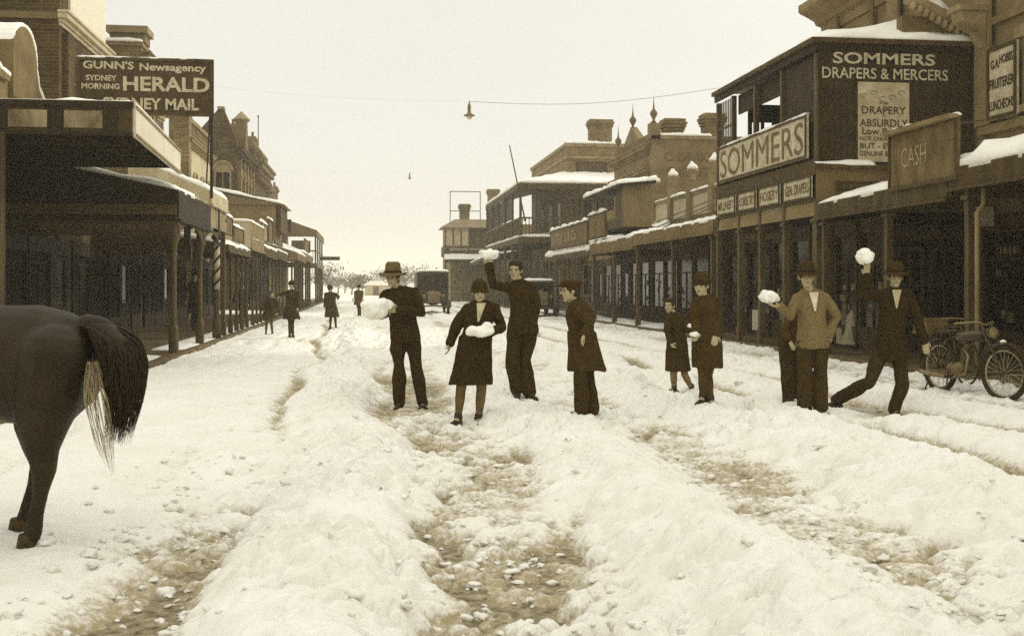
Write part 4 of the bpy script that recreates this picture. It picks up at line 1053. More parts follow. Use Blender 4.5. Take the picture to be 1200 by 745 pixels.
# draped white cloth display next door
c0 = onX(1000, 404, 10.6)
st = thing('display_stand', 'draped pale cloth display in the window between the two rightmost snow throwers', 'shop display', (c0[0], c0[1], .15))
m_ = MB(); Z0 = c0[2]
m_.loft([((10.6, c0[1], Z0 + z), (rx, 0, 0), (0, ry, 0)) for z, rx, ry in ((0, .28, .34), (.1, .24, .28), (.3, .17, .2), (.5, .14, .15), (.65, .13, .14), (.7, .07, .07), (.75, .06, .06))], 20)
put('cloth', remesh(m_, .02, 2, .025, 9), mat('display_cloth', .38, .3, 14), st)
MB().box(10.35, 10.9, c0[1] - .5, c0[1] + .5, .15, Z0).build('plinth', WOODD, st)
tk = thing('price_ticket', 'small pale ticket beside the draped cloth display', 'card', (10.5, c0[1] + .45, Z0))
MB().box(10.48, 10.50, c0[1] + .36, c0[1] + .62, Z0 + .001, Z0 + .35).build('ticket', PAINTP, tk)

# low row of shops with urn parapet and long verandah
b = thing('urn_parapet_shops', 'low rendered shops with snow capped urns on the parapet and long verandah right of centre', 'shop', (RX, 38, 0))
wall_box(b, REND, RX, 22, 28.9, 47.7, 0, 4.75)
wall_box(b, PALE, RX - .06, RX - .002, 28.9, 47.7, 4.2, 5.0, 'parapet_face')
wall_box(b, REND, RX - .12, RX + .3, 28.9, 47.7, 5.001, 5.12, 'coping')
snow_sheet('snow_cover', (RX - .12, 47.7, 5.13), (RX - .12, 28.9, 5.13), (RX + .3, 28.9, 5.13), (RX + .3, 47.7, 5.13), .08, b, nv=5, nu=80)
for i, y in enumerate((33.5, 36.2, 38.9, 41.7, 44.4, 47.2)):
    MB().box(RX - .2, RX + .25, y - .22, y + .22, 4.2, 5.55).build('pier', REND, b)
    u = MB().lathe([(.12, 0), (.15, .05), (.08, .12), (.2, .32), (.26, .42), (.22, .46)], (RX, y, 5.56), 14).build('urn', TRIM, b, True)
    put('snow_cover', remesh(MB().ell((RX, y, 6.08), (.22, 0, 0), (0, .22, 0), (0, 0, .15)).ell((RX - .02, y, 6.2), (.1, 0, 0), (0, .1, 0), (0, 0, .14)), .04, 1, .03, 5), SNOWROOF, u)
shopfront(b, RX, -1, 28.9, 47.6, 2.9, 9, 4)
verandah(b, RE, RX, 28.0, 36.8, 3.22, 3.62, .36, posts=(28.4, 32.2, 36.6), fm=REND2, snowth=.10)
verandah(b, RE, RX, 36.9, 44.2, 3.17, 3.62, .42, posts=(40.2, 43.9), fm=REND2, snowth=.14)
# sheds lean-to rods
for y in (33.6, 35.4, 38.8): MB().tube([(RE + .1, y, 3.3), (RX - .1, y + .6, 4.6)], .018, 6).build('stay_rod', METAL, b)
# enclosed box balcony
b = thing('box_balcony_shop', 'shop with small boxed iron clad balcony and snowy skillion roof, right of centre', 'shop', (RE, 41, 0))
x1 = onY(764, 250, 38.5)[0]
MB().box(RE + .9 - .9, x1, 38.5, 38.56, 3.6, 5.12).build('end_wall', IRON, b)
MB().box(RE, RE + .06, 38.57, 39.6, 3.6, 5.0).build('front_wall', WOODM, b)
MB().box(RE, RE + .06, 43.0, 44.1, 3.6, 4.9).build('front_wall', WOODM, b)
MB().box(RE + .07, 10.2, 38.57, 44.1, 3.55, 3.62).build('floor', WOODD, b)
MB().box(RE, RE + .05, 39.61, 42.99, 3.6, 3.95).build('front_wall', WOODM, b)
MB().box(x1 - .06, x1 - .001, 38.57, 44.1, 3.63, 5.1).build('back_wall', WOODD, b)
MB().hexa([(RE - .2, 38.3, 5.0), (x1 + .1, 38.3, 5.14), (x1 + .1, 44.3, 5.14), (RE - .2, 44.3, 5.0), (RE - .2, 38.3, 5.1), (x1 + .1, 38.3, 5.24), (x1 + .1, 44.3, 5.24), (RE - .2, 44.3, 5.1)]).build('roof', WOODD, b)
snow_sheet('snow_cover', (RE - .22, 44.3, 5.1), (RE - .22, 38.3, 5.1), (x1 + .1, 38.3, 5.24), (x1 + .1, 44.3, 5.24), .14, b, nu=60)
# chemist building
b = thing('chemist_building', 'rendered building with faded CHEMIST lettering on its side wall and spiky finials', 'building', (RX, 51, 0))
wall_box(b, REND, RX, 24, 47.8, 55.4, 0, 8.0)
wall_box(b, TRIM, RX - .05, 24, 47.75, 48.1, 8.001, 8.15, 'coping')
snow_sheet('snow_cover', (RX + .4, 47.74, 8.16), (15.2, 47.74, 8.16), (15.2, 48.1, 8.16), (RX + .4, 48.1, 8.16), .1, b, nv=5, over=.01)
t = MB(); text_mb(t, 'C. DRAKE', (13.05, 47.79, 7.0), (1, 0, 0), (0, 0, 1), 2.25, .42, .004, .01); text_mb(t, 'CHEMIST', (13.15, 47.79, 6.35), (1, 0, 0), (0, 0, 1), 1.95, .42, .004, .01)
t.build('lettering', INK2, b)
# raked street gable and mouldings
MB().hexa([(RX - .1, 47.75, 8.0), (RX + .35, 47.75, 8.0), (RX + .35, 48.25, 8.0), (RX - .1, 48.25, 8.0), (RX - .1, 47.75, 8.7), (RX + .35, 47.75, 8.7), (RX + .35, 48.25, 8.7), (RX - .1, 48.25, 8.7)]).build('pier', REND, b)
cornice(b, RX, -1, 48.3, 55.4, 7.4, 1.0, REND, dent=False); cornice(b, RX, -1, 48.3, 55.4, 6.4, .9, REND, dent=False)
wall_box(b, REND2, RX, RX + .3, 48.3, 55.4, 8.01, 8.3, 'parapet')
MB().prism([(RX + .02, 50.2, 8.3), (RX + .02, 53.6, 8.3), (RX + .02, 51.9, 9.1)], (.3, 0, 0)).build('pediment', REND, b)
fin = [(.08, 0), (.13, .04), (.05, .12), (.07, .2), (.17, .38), (.17, .46), (.05, .62), (.02, .9), (0.005, 1.25)]
for y, z in ((48.0, 8.72), (51.9, 9.0), (55.0, 8.4)):
    MB().lathe(fin, (RX + .12, y, z), 10).build('finial', REND2, b, True)
for y0 in (49.3, 52.9): window(b, RX, -1, y0, y0 + 1.0, 4.6, 6.0)
shopfront(b, RX, -1, 48, 55.3, 2.9, 4, 2)
def chimney(bld, x, y, w, d, z0, z1, m=BRICKM, pot=False):
    c = MB().box(x - w / 2, x + w / 2, y - d / 2, y + d / 2, z0, z1)
    for k, (e, a, h_) in enumerate(((.05, .55, .10), (.10, .42, .12), (.14, .28, .12), (.08, .14, .13))):
        c.box(x - w / 2 - e, x + w / 2 + e, y - d / 2 - e, y + d / 2 + e, z1 - a, z1 - a + h_ - .002)
    o = c.build('chimney', m, bld, bevel=.015)
    snow_sheet('snow_cover', (x - w / 2, y - d / 2, z1 + .002), (x + w / 2, y - d / 2, z1 + .002), (x + w / 2, y + d / 2, z1 + .002), (x - w / 2, y + d / 2, z1 + .002), .06, bld, nv=5, over=0)
    return o
p1_ = onY(788, 150, 50); chimney(b, p1_[0], 50.0, .85, .8, 7.9, 9.2)
wall_box(b, REND2, p1_[0] - .7, p1_[0] + .7, 49.5, 50.5, 8.0, 8.3, 'chimney_base')
p2_ = onY(832, 150, 49.2); chimney(b, p2_[0] + .1, 49.2, .85, .8, 7.9, 9.35)
# hoarding verandah shop
b = thing('hoarding_shop', 'low shop with snowy painted hoardings along its verandah roof, in front of the hotel', 'shop', (RX, 50, 0))
wall_box(b, BRICKM, RX + .01, 20, 55.5, 62, 0, 5.4)
shopfront(b, RX, -1, 55.6, 61.5, 2.9, 3, 1)
verandah(b, RE, RX, 44.4, 56, 2.95, 3.9, .22, posts=(46.5, 49.5, 52.5, 55.7), fm=WOODM, snowth=.28, thin=True)
sign_board('', (RE - .02, 54.0, 3.22), (RE - .02, 44.7, 3.22), .98, .05, HOARD, [("BUTTER", .02, .25, .34, .5), ("S & Co", .42, .3, .3, .45)], LETM, None, parent=b, snow=.12, bold=.01)
sign_board('', (RE - .04, 44.4, 3.35), (RE - .04, 41.2, 3.35), 1.0, .06, HOARD, [], None, None, parent=b, snow=.14)

# hotel
b = thing('hotel', 'two storey corner hotel with wide dark balcony, snowy verandah roof and brick parapet with chimney', 'hotel', (RX, 70, 0))
wall_box(b, BRICKM, RX, 27, 69, 84, 0, 10.3)
wall_box(b, TRIM, RX - .12, 27, 68.88, 84.1, 10.301, 10.5, 'coping'); wall_box(b, TRIM, RX - .08, 27, 68.92, 84.05, 9.55, 9.7, 'string_course')
snow_sheet('snow_cover', (RX - .12, 68.87, 10.51), (18, 68.87, 10.51), (18, 69.4, 10.51), (RX - .12, 69.4, 10.51), .14, b, nv=5)
wall_box(b, SIGND, 13.1, 15.1, 68.93, 68.995, 8.6, 9.35, 'name_panel'); wall_box(b, SIGND, 15.7, 17.6, 68.93, 68.995, 8.6, 9.35, 'name_panel')
t = MB(); text_mb(t, 'HOTEL', (13.3, 68.925, 8.75), (1, 0, 0), (0, 0, 1), 1.6, .42, .004, .01); t.build('lettering', mat('dim_lettering', .09, .3, 14), b)
chimney(b, onY(703, 150, 73)[0], 73, 1.45, 1.0, 10.3, 12.6)
for y in (71, 74.5, 78, 81.5): window(b, RX, -1, y, y + 1.2, 4.9, 7.0)
for x in (13.5, 16.0): window_y(b, 68.99, x, x + 1.1, 4.9, 7.0); window_y(b, 68.99, x, x + 1.1, .9, 2.9)
for y in (71, 74.5, 78, 81.5): window(b, RX, -1, y, y + 1.2, .9, 2.9)
HY0, HY1 = 65.3, 84
def hroof(z0, z1, nm, m, th):
    o = MB().add([(RE, HY0, z0), (20, HY0, z0), (20, 69, z1), (RX, 69, z1), (RE, HY1, z0), (RX, HY1, z1)] + [(RE, HY0, z0 - .08), (20, HY0, z0 - .08), (20, 69, z1 - .08), (RX, 69, z1 - .08), (RE, HY1, z0 - .08), (RX, HY1, z1 - .08)],
        [(0, 1, 2, 3), (0, 3, 5, 4), (6, 9, 8, 7), (6, 10, 11, 9), (0, 6, 7, 1), (0, 4, 10, 6)]).build(nm, m, b)
    snow_sheet('snow_cover', (RE, HY0, z0), (20, HY0, z0), (20, 69, z1), (RX, 69, z1), th, b, nu=80)
    snow_sheet('snow_cover', (RE, HY1, z0), (RE, HY0, z0), (RX, 69, z1), (RX, HY1, z1), th, b, nu=80)
hroof(7.65, 8.55, 'verandah_roof', IRON, .16)
hroof(4.45, 4.75, 'balcony_roof', IRON, .12)
for z in (7.25, 4.05):
    wall_box(b, WOODM, RE, 20, HY0 - .05, HY0, z, z + .3, 'fascia'); wall_box(b, WOODM, RE - .05, RE - .001, HY0 - .05, HY1, z, z + .3, 'fascia')
wall_box(b, CEIL, RE + .1, 20, HY0 + .1, 68.9, 4.2, 4.3, 'balcony_floor'); wall_box(b, CEIL, RE + .1, RX - .01, 69, HY1, 4.2, 4.3, 'balcony_floor')
for x in (RE + .06, 12.5, 16, 19.7):
    post(b, x, HY0 + .08, 4.5, 7.3, r=.07, brackets=1, m=POSTM); post(b, x, HY0 + .08, .15, 4.1, r=.08, brackets=0, m=POSTM)
for y in (69, 72.7, 76.4, 80.1, 83.8):
    post(b, RE + .06, y, 4.5, 7.3, r=.07, brackets=1, m=POSTM); post(b, RE + .06, y, .15, 4.1, r=.08, brackets=0, m=POSTM)
rl = MB()
rl.box(RE + .02, 20, HY0 + .02, HY0 + .08, 5.5, 5.6); rl.box(RE + .02, RE + .08, HY0 + .09, HY1, 5.5, 5.6)
for x in np.arange(RE + .15, 20, .2): rl.box(x, x + .05, HY0 + .03, HY0 + .06, 4.5, 5.5)
for y in np.arange(HY0 + .2, HY1, .24): rl.box(RE + .03, RE + .06, y, y + .05, 4.5, 5.5)
rl.build('railing', POSTM, b)
lt = MB()
for x in np.arange(13.2, 15.6, .4): lt.box(x, x + .12, 68.9, 68.94, 4.9, 7.0)
for y in np.arange(69.5, 83.9, .42): lt.box(RE + .1, RE + .12, y, y + .25, 5.7, 7.2)
lt.build('blind_slat', WOODM, b)
dk = MB(); 
for x in np.arange(RE + .3, 12.6, .42): dk.box(x, x + .1, 68.6, 68.64, .3, 3.4)
dk.build('shutter', WOODM, b)
for x in (13.0, 15.5): MB().ell((x, 66.5, 3.55), (.14, 0, 0), (0, .14, 0), (0, 0, .14)).build('globe_lamp', PAINTW, b, True)
fp = thing('flagpole', 'bare pole leaning out from the hotel balcony corner', 'flagpole', (RE, HY0, 5.6))
MB().tube([(RE + .3, HY0 - .1, 5.4), (RE - .65, HY0 - .3, 9.8)], [.05, .03], 8).build('pole', WOODM, fp)
MB().lathe([(.08, 0), (.08, .06), (.05, .1)], (RE + .3, HY0 - .1, 5.35), 10).build('socket', METAL, fp)
# far building with bay balcony
b = thing('bay_balcony_building', 'small far building with glazed balcony and lettered strip, left of the hotel', 'building', (8, 100, 0))
wall_box(b, BRICKM, 7.6, 18, 101.6, 112, 0, 7.2)
wall_box(b, WOODM, 6.9, 12, 99.9, 100.1, 4.4, 5.1, 'balcony_front'); wall_box(b, WOODM, 6.9, 7.1, 100.11, 104, 4.4, 5.1, 'balcony_front')
wall_box(b, CEIL, 6.9, 12, 99.9, 104, 4.2, 4.39, 'balcony_floor')
MB().hexa([(6.6, 99.6, 6.7), (12, 99.6, 6.7), (12, 104, 6.7), (6.6, 104, 6.7), (6.6, 99.6, 6.78), (12, 99.6, 6.78), (12, 101.5, 7.6), (8, 101.5, 7.6)]).build('balcony_roof', IRON, b)
for x in np.arange(6.95, 12, .72): MB().box(x, x + .12, 99.95, 100.05, 5.101, 6.7).build('balcony_post', POSTM, b)
pg = MB()
for x in np.arange(7.08, 12, .72)[:3]: pg.box(x, x + .58, 99.99, 100.01, 5.101, 6.69)
pg.build('pane', PAINTP, b)
st_ = wall_box(b, SIGND, 7.2, 11.8, 99.84, 99.89, 4.65, 4.95, 'sign_strip')
t = MB(); text_mb(t, 'BEDDING WAREHOUSE', (7.4, 99.835, 4.71), (1, 0, 0), (0, 0, 1), 4.1, .19, .004, .02); t.build('lettering', LETW, st_)
snow_sheet('snow_cover', (6.9, 99.5, 3.9), (12, 99.5, 3.9), (12, 99.88, 4.3), (6.9, 99.88, 4.3), .08, b)
wall_box(b, WOODD, 6.9, 12, 99.5, 99.56, 3.6, 3.89, 'fascia')
for x in (7, 8.6, 10.2, 11.8): post(b, x, 99.6, 0.1, 3.6, r=.07, brackets=0)
chimney(b, 9.0, 103, .9, .8, 7.0, 9.1); chimney(b, 11.8, 104, 1.0, .8, 7.0, 10.6)
fr = MB()
for x in (7.6, 10.4): fr.box(x, x + .07, 102.5, 102.57, 7.1, 10.2)
fr.box(7.6, 10.47, 102.5, 102.57, 10.2, 10.27); fr.box(7.6, 10.47, 102.5, 102.57, 8.4, 8.47); fr.build('roof_frame', WOODM, b)
# curved low verandah between the far building and hotel
b = thing('corner_verandah', 'low curved snow edged verandah linking hotel corner to the far shops', 'verandah', (RE, 88, 0))
pts = [onX(566, 300, RE), onX(548, 304, RE), (8.4, 98, 3.7)]
verandah(b, RE, 12.3, 84.4, 97, 3.75, 4.3, .25, posts=(86, 88.5, 91, 93.5, 96), fm=WOODM, snowth=.14, ze2=3.5, roofm=IRON)
wall_box(b, BRICKM, 12.4, 20, 84.5, 99.5, 0, 5.6)
shopfront(b, 12.4, -1, 85, 99, 2.9, 5, 2)
# ================================================================== PEOPLE
SKIN = mat('skin', .36, .12, 14, .6)
HAIRM = mat('dark_hair', .02, .4, 30, .7)
EYEM = mat('eye_dark', .02, .2, 30, .4)
LIPM = mat('lips', .13, .1, 30, .6)
SHOE = mat('boot_leather', .02, .4, 20, .5)
CLOTHS = {}
def cloth(name, L, var=.25, sc=16, bump=.004):
    return mat(name, L, var, sc, .95, bump, 60, spec=.1)
def ease(a, b, t): return a + (b - a) * t
def hand(mb, w, d, n, k=1.0, curl=.5, side=1):
    """palm, four unequal bent fingers and a thumb. w wrist, d pointing direction, n palm normal"""
    d = Vector(d).normalized(); n = Vector(n); n = (n - d * n.dot(d)).normalized(); s = d.cross(n) * side
    w = Vector(w)
    mb.ell(w + d * .045 * k, s * .040 * k, n * .018 * k, d * .056 * k, 10, 6)
    mb.caps([w - d * .03 * k, w + d * .02 * k], [.027 * k, .028 * k], 10)
    for i, (o, L) in enumerate(((-.032, .062), (-.011, .074), (.011, .070), (.031, .055))):
        p0 = w + d * .075 * k + s * o * .95 * k; a = 0; p = p0; pts = [p - d * .03 * k, p]
        for j in range(3):
            a += curl * (.55 + .25 * j); v = d * math.cos(a) + n * math.sin(a) + s * o * 1.5
            p = p + v.normalized() * L * k * (.46, .32, .24)[j]; pts.append(p)
        mb.caps(pts, [.0105 * k, .0105 * k, .0100 * k, .0092 * k, .0082 * k], 8)
    p = w + d * .02 * k - s * .030 * k; q = p + (d * .6 - s * .7 + n * .3).normalized() * .040 * k; r_ = q + (d * .9 - s * .15 + n * .5).normalized() * .034 * k
    mb.caps([w + d * .01 * k, p, q, r_], [.014 * k, .0135 * k, .0115 * k, .0095 * k], 8)
def head_mesh(mb, c, f, up, k=1.0):
    f = Vector(f).normalized(); up = Vector(up).normalized(); f = (f - up * f.dot(up)).normalized(); r_ = f.cross(up)
    mb.ell(c + up * .025 * k - f * .008 * k, r_ * .075 * k, f * .094 * k, up * .092 * k, 16, 12)
    mb.ell(c - up * .045 * k + f * .022 * k, r_ * .056 * k, f * .066 * k, up * .070 * k, 14, 10)
    mb.ell(c - up * .095 * k + f * .062 * k, r_ * .026 * k, f * .022 * k, up * .020 * k, 10, 6)      # chin
    mb.caps([c + up * .022 * k + f * .083 * k, c - up * .022 * k + f * .108 * k], [.009 * k, .014 * k], 8)  # nose
    mb.ell(c - up * .025 * k + f * .092 * k, r_ * .018 * k, f * .012 * k, up * .009 * k, 8, 6)
    mb.caps([c + up * .030 * k + f * .076 * k + r_ * .042 * k, c + up * .036 * k + f * .084 * k, c + up * .030 * k + f * .076 * k - r_ * .042 * k], [.011 * k] * 3, 8)  # brow
    for q in (-1, 1):
        mb.ell(c + r_ * q * .040 * k - up * .030 * k + f * .058 * k, r_ * .020 * k, f * .020 * k, up * .022 * k, 8, 6)      # cheek
        mb.ell(c + r_ * q * .076 * k - f * .005 * k - up * .005 * k, r_ * .010 * k, f * .018 * k, up * .030 * k, 8, 6)      # ear
    mb.ell(c - up * .060 * k + f * .082 * k, r_ * .024 * k, f * .010 * k, up * .010 * k, 8, 6)       # lips
def hat_mesh(kind, c, f, up, k):
    f = Vector(f).normalized(); up = Vector(up).normalized(); f = (f - up * f.dot(up)).normalized(); r_ = f.cross(up)
    M = Matrix((r_, f, up)).transposed(); mb = MB()
    if kind in ('fedora', 'brim'):
        rb = .165 if kind == 'fedora' else .15
        h = .135 if kind == 'fedora' else .115
        n = 28; prof = [(.088, .052), (rb * .78, .045), (rb, .040), (rb, .048), (rb * .78, .055), (.098, .064), (.096, .09), (.086, .064 + h * .8), (.066, .064 + h), (.02, .064 + h * .90)]
        vs = []
        for r0, z in prof:
            for q in range(n):
                a = 2 * math.pi * q / n
                dz = -.022 * math.cos(2 * a + math.pi) * max(0, (r0 - .1) / .07) - .012 * math.sin(a) * max(0, (r0 - .1) / .07)
                rr = r0 * (1 + .10 * abs(math.sin(a)))
                vs.append(c + M @ (Vector((rr * math.cos(a), rr * math.sin(a), z + dz)) * k))
        m = len(prof); fs = [tuple(range(n))[::-1], tuple((m - 1) * n + q for q in range(n))]
        for i in range(m - 1):
            for q in range(n): fs.append((i * n + q, i * n + (q + 1) % n, (i + 1) * n + (q + 1) % n, (i + 1) * n + q))
        mb.add(vs, fs)
    elif kind == 'cap':
        mb.ell(c + up * .085 * k - f * .005 * k, r_ * .105 * k, f * .125 * k, up * .042 * k, 16, 8)
        mb.ell(c + up * .060 * k, r_ * .088 * k, f * .104 * k, up * .05 * k, 16, 8)
        mb.ell(c + up * .055 * k + f * .115 * k, r_ * .062 * k, f * .055 * k, up * .010 * k, 12, 6)
    elif kind == 'fur':
        for q in range(14):
            a = q / 14 * 2 * math.pi
            mb.ell(c + up * .052 * k + r_ * .078 * k * math.cos(a) + f * .086 * k * math.sin(a), r_ * .035 * k, f * .035 * k, up * .045 * k, 8, 6)
        mb.ell(c + up * .085 * k, r_ * .095 * k, f * .105 * k, up * .07 * k, 14, 8)
    elif kind == 'cloche':
        mb.ell(c + up * .045 * k - f * .01 * k, r_ * .092 * k, f * .108 * k, up * .105 * k, 16, 10)
        mb.ell(c + up * .010 * k + f * .01 * k, r_ * .125 * k, f * .14 * k, up * .014 * k, 18, 6)
    return mb
def lump(mb, c, r, n=8, seed=0, flat=.7):
    rr = random.Random(seed)
    mb.ell(c, (r, 0, 0), (0, r * .8, 0), (0, 0, r * flat * .9), 12, 8)
    for i in range(n):
        a, e = rr.uniform(0, 6.28), rr.uniform(-.6, .9)
        q = Vector((math.cos(a) * math.cos(e) * r * .75, math.sin(a) * math.cos(e) * r * .6, math.sin(e) * r * flat * .75)); s = r * rr.uniform(.28, .5)
        mb.ell(Vector(c) + q, (s, 0, 0), (0, s, 0), (0, 0, s * .85), 8, 6)
    return mb
def snowball(label, c, r, seed, group='snowballs being thrown or held', stretch=1.0, flat=.7):
    c = Vector(c)
    m = MB(); lump(m, Vector((0, 0, 0)), r, 10, seed, flat)
    m.v = [(v[0] * stretch, v[1], v[2]) for v in m.v]
    m.v = [(c.x + v[0] * CS + v[1] * SN, c.y - v[0] * SN + v[1] * CS, c.z + v[2]) for v in m.v]
    me = remesh(m, max(.008, r * .06), 1, r * .22, 1.6 / r)
    o = link('snowball', me, mat('held_snow', .92, .03, 8, .7, .006, 60)); me.transform(Matrix.Translation(-c)); o.location = c
    tag(o, label, 'snowball', group); return o
SHK = .86
def person(label, foot, J, face=(0, -1), hat='cap', top=('jacket', .03), legs=('trousers', .025), coat=None, k=None, near=True, tilt=0, hands=((0, 1, 0), (0, 1, 0)), lapel=False, group=None, hair=True, curl=.5, feetdir=None, bare_legs=False, wide=1.0, hem_w=None, cat='person', zs=.055, dd=None, collar=None):
    """J: joints as photo pixels (x, y[, metres away from the viewer]); foot: photo pixel of the soles"""
    if dd is None:
        for _ in range(4):
            d = FPX * (CAM_Z - zs) / (foot[1] - HY); b0 = atd(foot[0], foot[1], d)
            if near: zs = max(0.0, float(np.mean(snow_h(b0.x + np.array([-.15, 0, .15, 0, .1, -.1]), b0.y + np.array([0, .1, 0, -.1, .05, -.05]))))) - .01
    else: d = dd
    base = atd(foot[0], foot[1], d)
    P = {a: atd(v[0], v[1], d, v[2] if len(v) > 2 else 0.0) for a, v in J.items()}
    Fv, Rv = Vector((SN, CS, 0)), Vector((CS, -SN, 0))
    cv = lambda v: (Rv * v[0] + Fv * v[1] + Vector((0, 0, v[2] if len(v) > 2 else 0)))
    fdir = cv(face).normalized()
    if k is None: k = 1.0
    vox = .0095 if near else .016
    root = thing('person', label, cat, tuple(base), group)
    mid = (P['shL'] + P['shR']) / 2
    for a in ('shL', 'shR'): P[a] = mid + (P[a] - mid) * SHK
    sm = (P['shL'] + P['shR']) / 2; hip = P['hip']
    lat = (P['shR'] - P['shL']); lat.z = 0; lat.normalize(); fw = Vector((lat.y, -lat.x, 0))
    if fw.dot(fdir) < 0: fw = -fw
    sw = (P['shR'] - P['shL']).length / 2
    up = (sm - hip).normalized()
    hd = P['head']; nk = ease(sm, hd, .35)
    hl = lat * .092 * k * wide
    hL, hR = hip - hl, hip + hl
    def torso(mb, g, lo=-.10, neck=True):
        rings = []
        L = (sm - hip).length
        for t, rx, ry in ((lo, .150, .115), (-.02, .160, .120), (.15, .158, .115), (.35, .150, .108), (.55, .158, .115), (.75, .172, .122), (.90, .168, .105), (.98, .13, .085), (1.06, .075, .06)):
            c = hip + up * (L * t)
            s_ = sw / .19 if t > .5 else ease(k, sw / .19, max(0, t) / .5)
            s_ = max(s_, .6 * k)
            rings.append((c, lat * (rx * s_ * wide + g), fw * (ry * k * wide + g)))
        mb.loft(rings, 22)
    def arms(mb, g, keep=1.0, wr=0.0):
        for a in 'LR':
            s_, e, w = P['sh' + a], P['el' + a], P['ha' + a]
            w2 = e + (w - e) * keep
            mb.caps([s_ - up * .01, s_ + (e - s_) * .5, e, e + (w2 - e) * .5, w2], [.047 * k + g, .046 * k + g, .040 * k + g, .036 * k + g, .028 * k + g + wr], 12)
    def leg(mb, a, g, fl=0):
        h, kn, an = (hL if a == 'L' else hR), P['kn' + a], P['an' + a]
        mb.caps([h + (hip - h) * .1 + Vector((0, 0, .02)), h + (kn - h) * .35, h + (kn - h) * .75, kn, kn + (an - kn) * .35, kn + (an - kn) * .8, an],
                [.085 * k + g, .078 * k + g, .060 * k + g, .052 * k + g + fl * .3, .052 * k + g + fl * .6, .036 * k + g + fl, .034 * k + g + fl], 14)
    def foot_dir(a):
        v = Vector(fdir) if feetdir is None else cv(feetdir[a])
        v.z = 0; v.normalize(); return v
    # body, one skin
    m = MB(); torso(m, 0); arms(m, 0)
    for a in 'LR':
        leg(m, a, 0)
        an = P['an' + a]; v = foot_dir(a)
        m.caps([an, an + v * .05 * k - Vector((0, 0, .05 * k)), an + v * .15 * k - Vector((0, 0, .065 * k))], [.036 * k, .036 * k, .026 * k], 8)
    m.caps([sm - up * .03, nk, hd - Vector((0, 0, .05 * k))], [.06 * k, .050 * k, .050 * k], 12)
    hup = (Vector((0, 0, 1)) + fdir * tilt).normalized()
    head_mesh(m, hd, fdir, hup, k)
    if near:
        for i, a in enumerate('LR'):
            dv = (P['ha' + a] - P['el' + a]).normalized()
            hv = hands[i]
            dv2 = cv(hv[3:6]).normalized() if len(hv) > 3 else dv
            hand(m, P['ha' + a], dv2, cv(hv[:3]), k, curl, 1 if a == 'L' else -1)
    else:
        for a in 'LR':
            dv = (P['ha' + a] - P['el' + a]).normalized()
            m.caps([P['ha' + a], P['ha' + a] + dv * .12 * k], [.028 * k, .03 * k], 8)
    put('body', remesh(m, vox, 1), SKIN, root)
    # eyes and mouth
    ff = (fdir - hup * fdir.dot(hup)).normalized(); rr_ = ff.cross(hup)
    if near:
        for q in (-1, 1):
            MB().ell(hd + ff * .086 * k + rr_ * q * .031 * k + hup * .008 * k, rr_ * .013 * k, ff * .008 * k, hup * .007 * k, 8, 6).build('eye', EYEM, root, True)
        MB().ell(hd + ff * .090 * k - hup * .060 * k, rr_ * .021 * k, ff * .007 * k, hup * .004 * k, 8, 6).build('mouth', LIPM, root, True)
    # hair
    if hair:
        m = MB(); m.ell(hd + hup * .036 * k - ff * .014 * k, rr_ * .086 * k, ff * .096 * k, hup * .098 * k, 14, 10)
        if not hat: m.ell(hd + hup * .088 * k + ff * .03 * k, rr_ * .07 * k, ff * .07 * k, hup * .04 * k, 12, 8)
        m.ell(hd - hup * .03 * k - ff * .045 * k, rr_ * .074 * k, ff * .050 * k, hup * .06 * k, 12, 8)
        put('hair', remesh(m, vox, 1, .006, 40), HAIRM, root)
    if hat:
        hm_ = hat_mesh(hat, hd, fdir, hup, k)
        hmat = cloth('hat_' + hat, .03 if hat != 'fedora' else .10)
        if hat in ('fedora', 'brim'):
            ho = hm_.build('hat', hmat, root, True)
            M3 = MB(); M3.tube([hd + hup * (.077 * k) + (rr_ * math.cos(a) * .099 + ff * math.sin(a) * .107) * k for a in np.linspace(0, 2 * math.pi, 20)[:-1]], .013 * k, 6, closed=True)
            M3.build('hat_band', mat('hat_band', .015, .2), ho, True)
        else: put('hat', remesh(hm_, vox, 1, .008 if hat == 'fur' else 0, 45), hmat, root)
    # shoes
    for a in 'LR':
        an = P['an' + a]; v = foot_dir(a); s_ = MB()
        z = -.075 * k
        s_.caps([an + Vector((0, 0, .03 * k)), an - Vector((0, 0, .03 * k))], [.048 * k, .048 * k], 10)
        s_.caps([an + Vector((0, 0, z)) - v * .05 * k, an + Vector((0, 0, z + .01)) + v * .07 * k, an + Vector((0, 0, z)) + v * .17 * k], [.038 * k, .046 * k, .034 * k], 10)
        put('shoe', remesh(s_, vox, 1), SHOE, root)
    # trousers
    if legs[0] == 'trousers':
        m = MB(); fl = legs[2] if len(legs) > 2 else .022
        for a in 'LR': leg(m, a, .016, fl)
        c = hip
        m.loft([(c - Vector((0, 0, .06)) * k, lat * .155 * k * wide, fw * .125 * k), (c, lat * .178 * k * wide, fw * .140 * k), (c + up * .07 * k, lat * .160 * k * wide, fw * .120 * k), (c + up * .10 * k, lat * .150 * k * wide, fw * .110 * k)], 20)
        put('trousers', remesh(m, vox, 2, .020, 9), cloth('trouser_cloth_%03d' % int(legs[1] * 1000), legs[1]), root)
    elif legs[0] == 'stockings':
        m = MB()
        for a in 'LR': leg(m, a, .004)
        put('stockings', remesh(m, vox, 1), cloth('stocking_%03d' % int(legs[1] * 1000), legs[1]), root)
    # top
    m = MB()
    hem = top[2] if len(top) > 2 else -.12
    torso(m, .026, lo=max(hem, -.12)); arms(m, .017, .97, .010)
    for a in 'LR': m.caps([P['sh' + a] - up * .01 * k, nk - up * .015 * k], [.062 * k, .055 * k], 12)
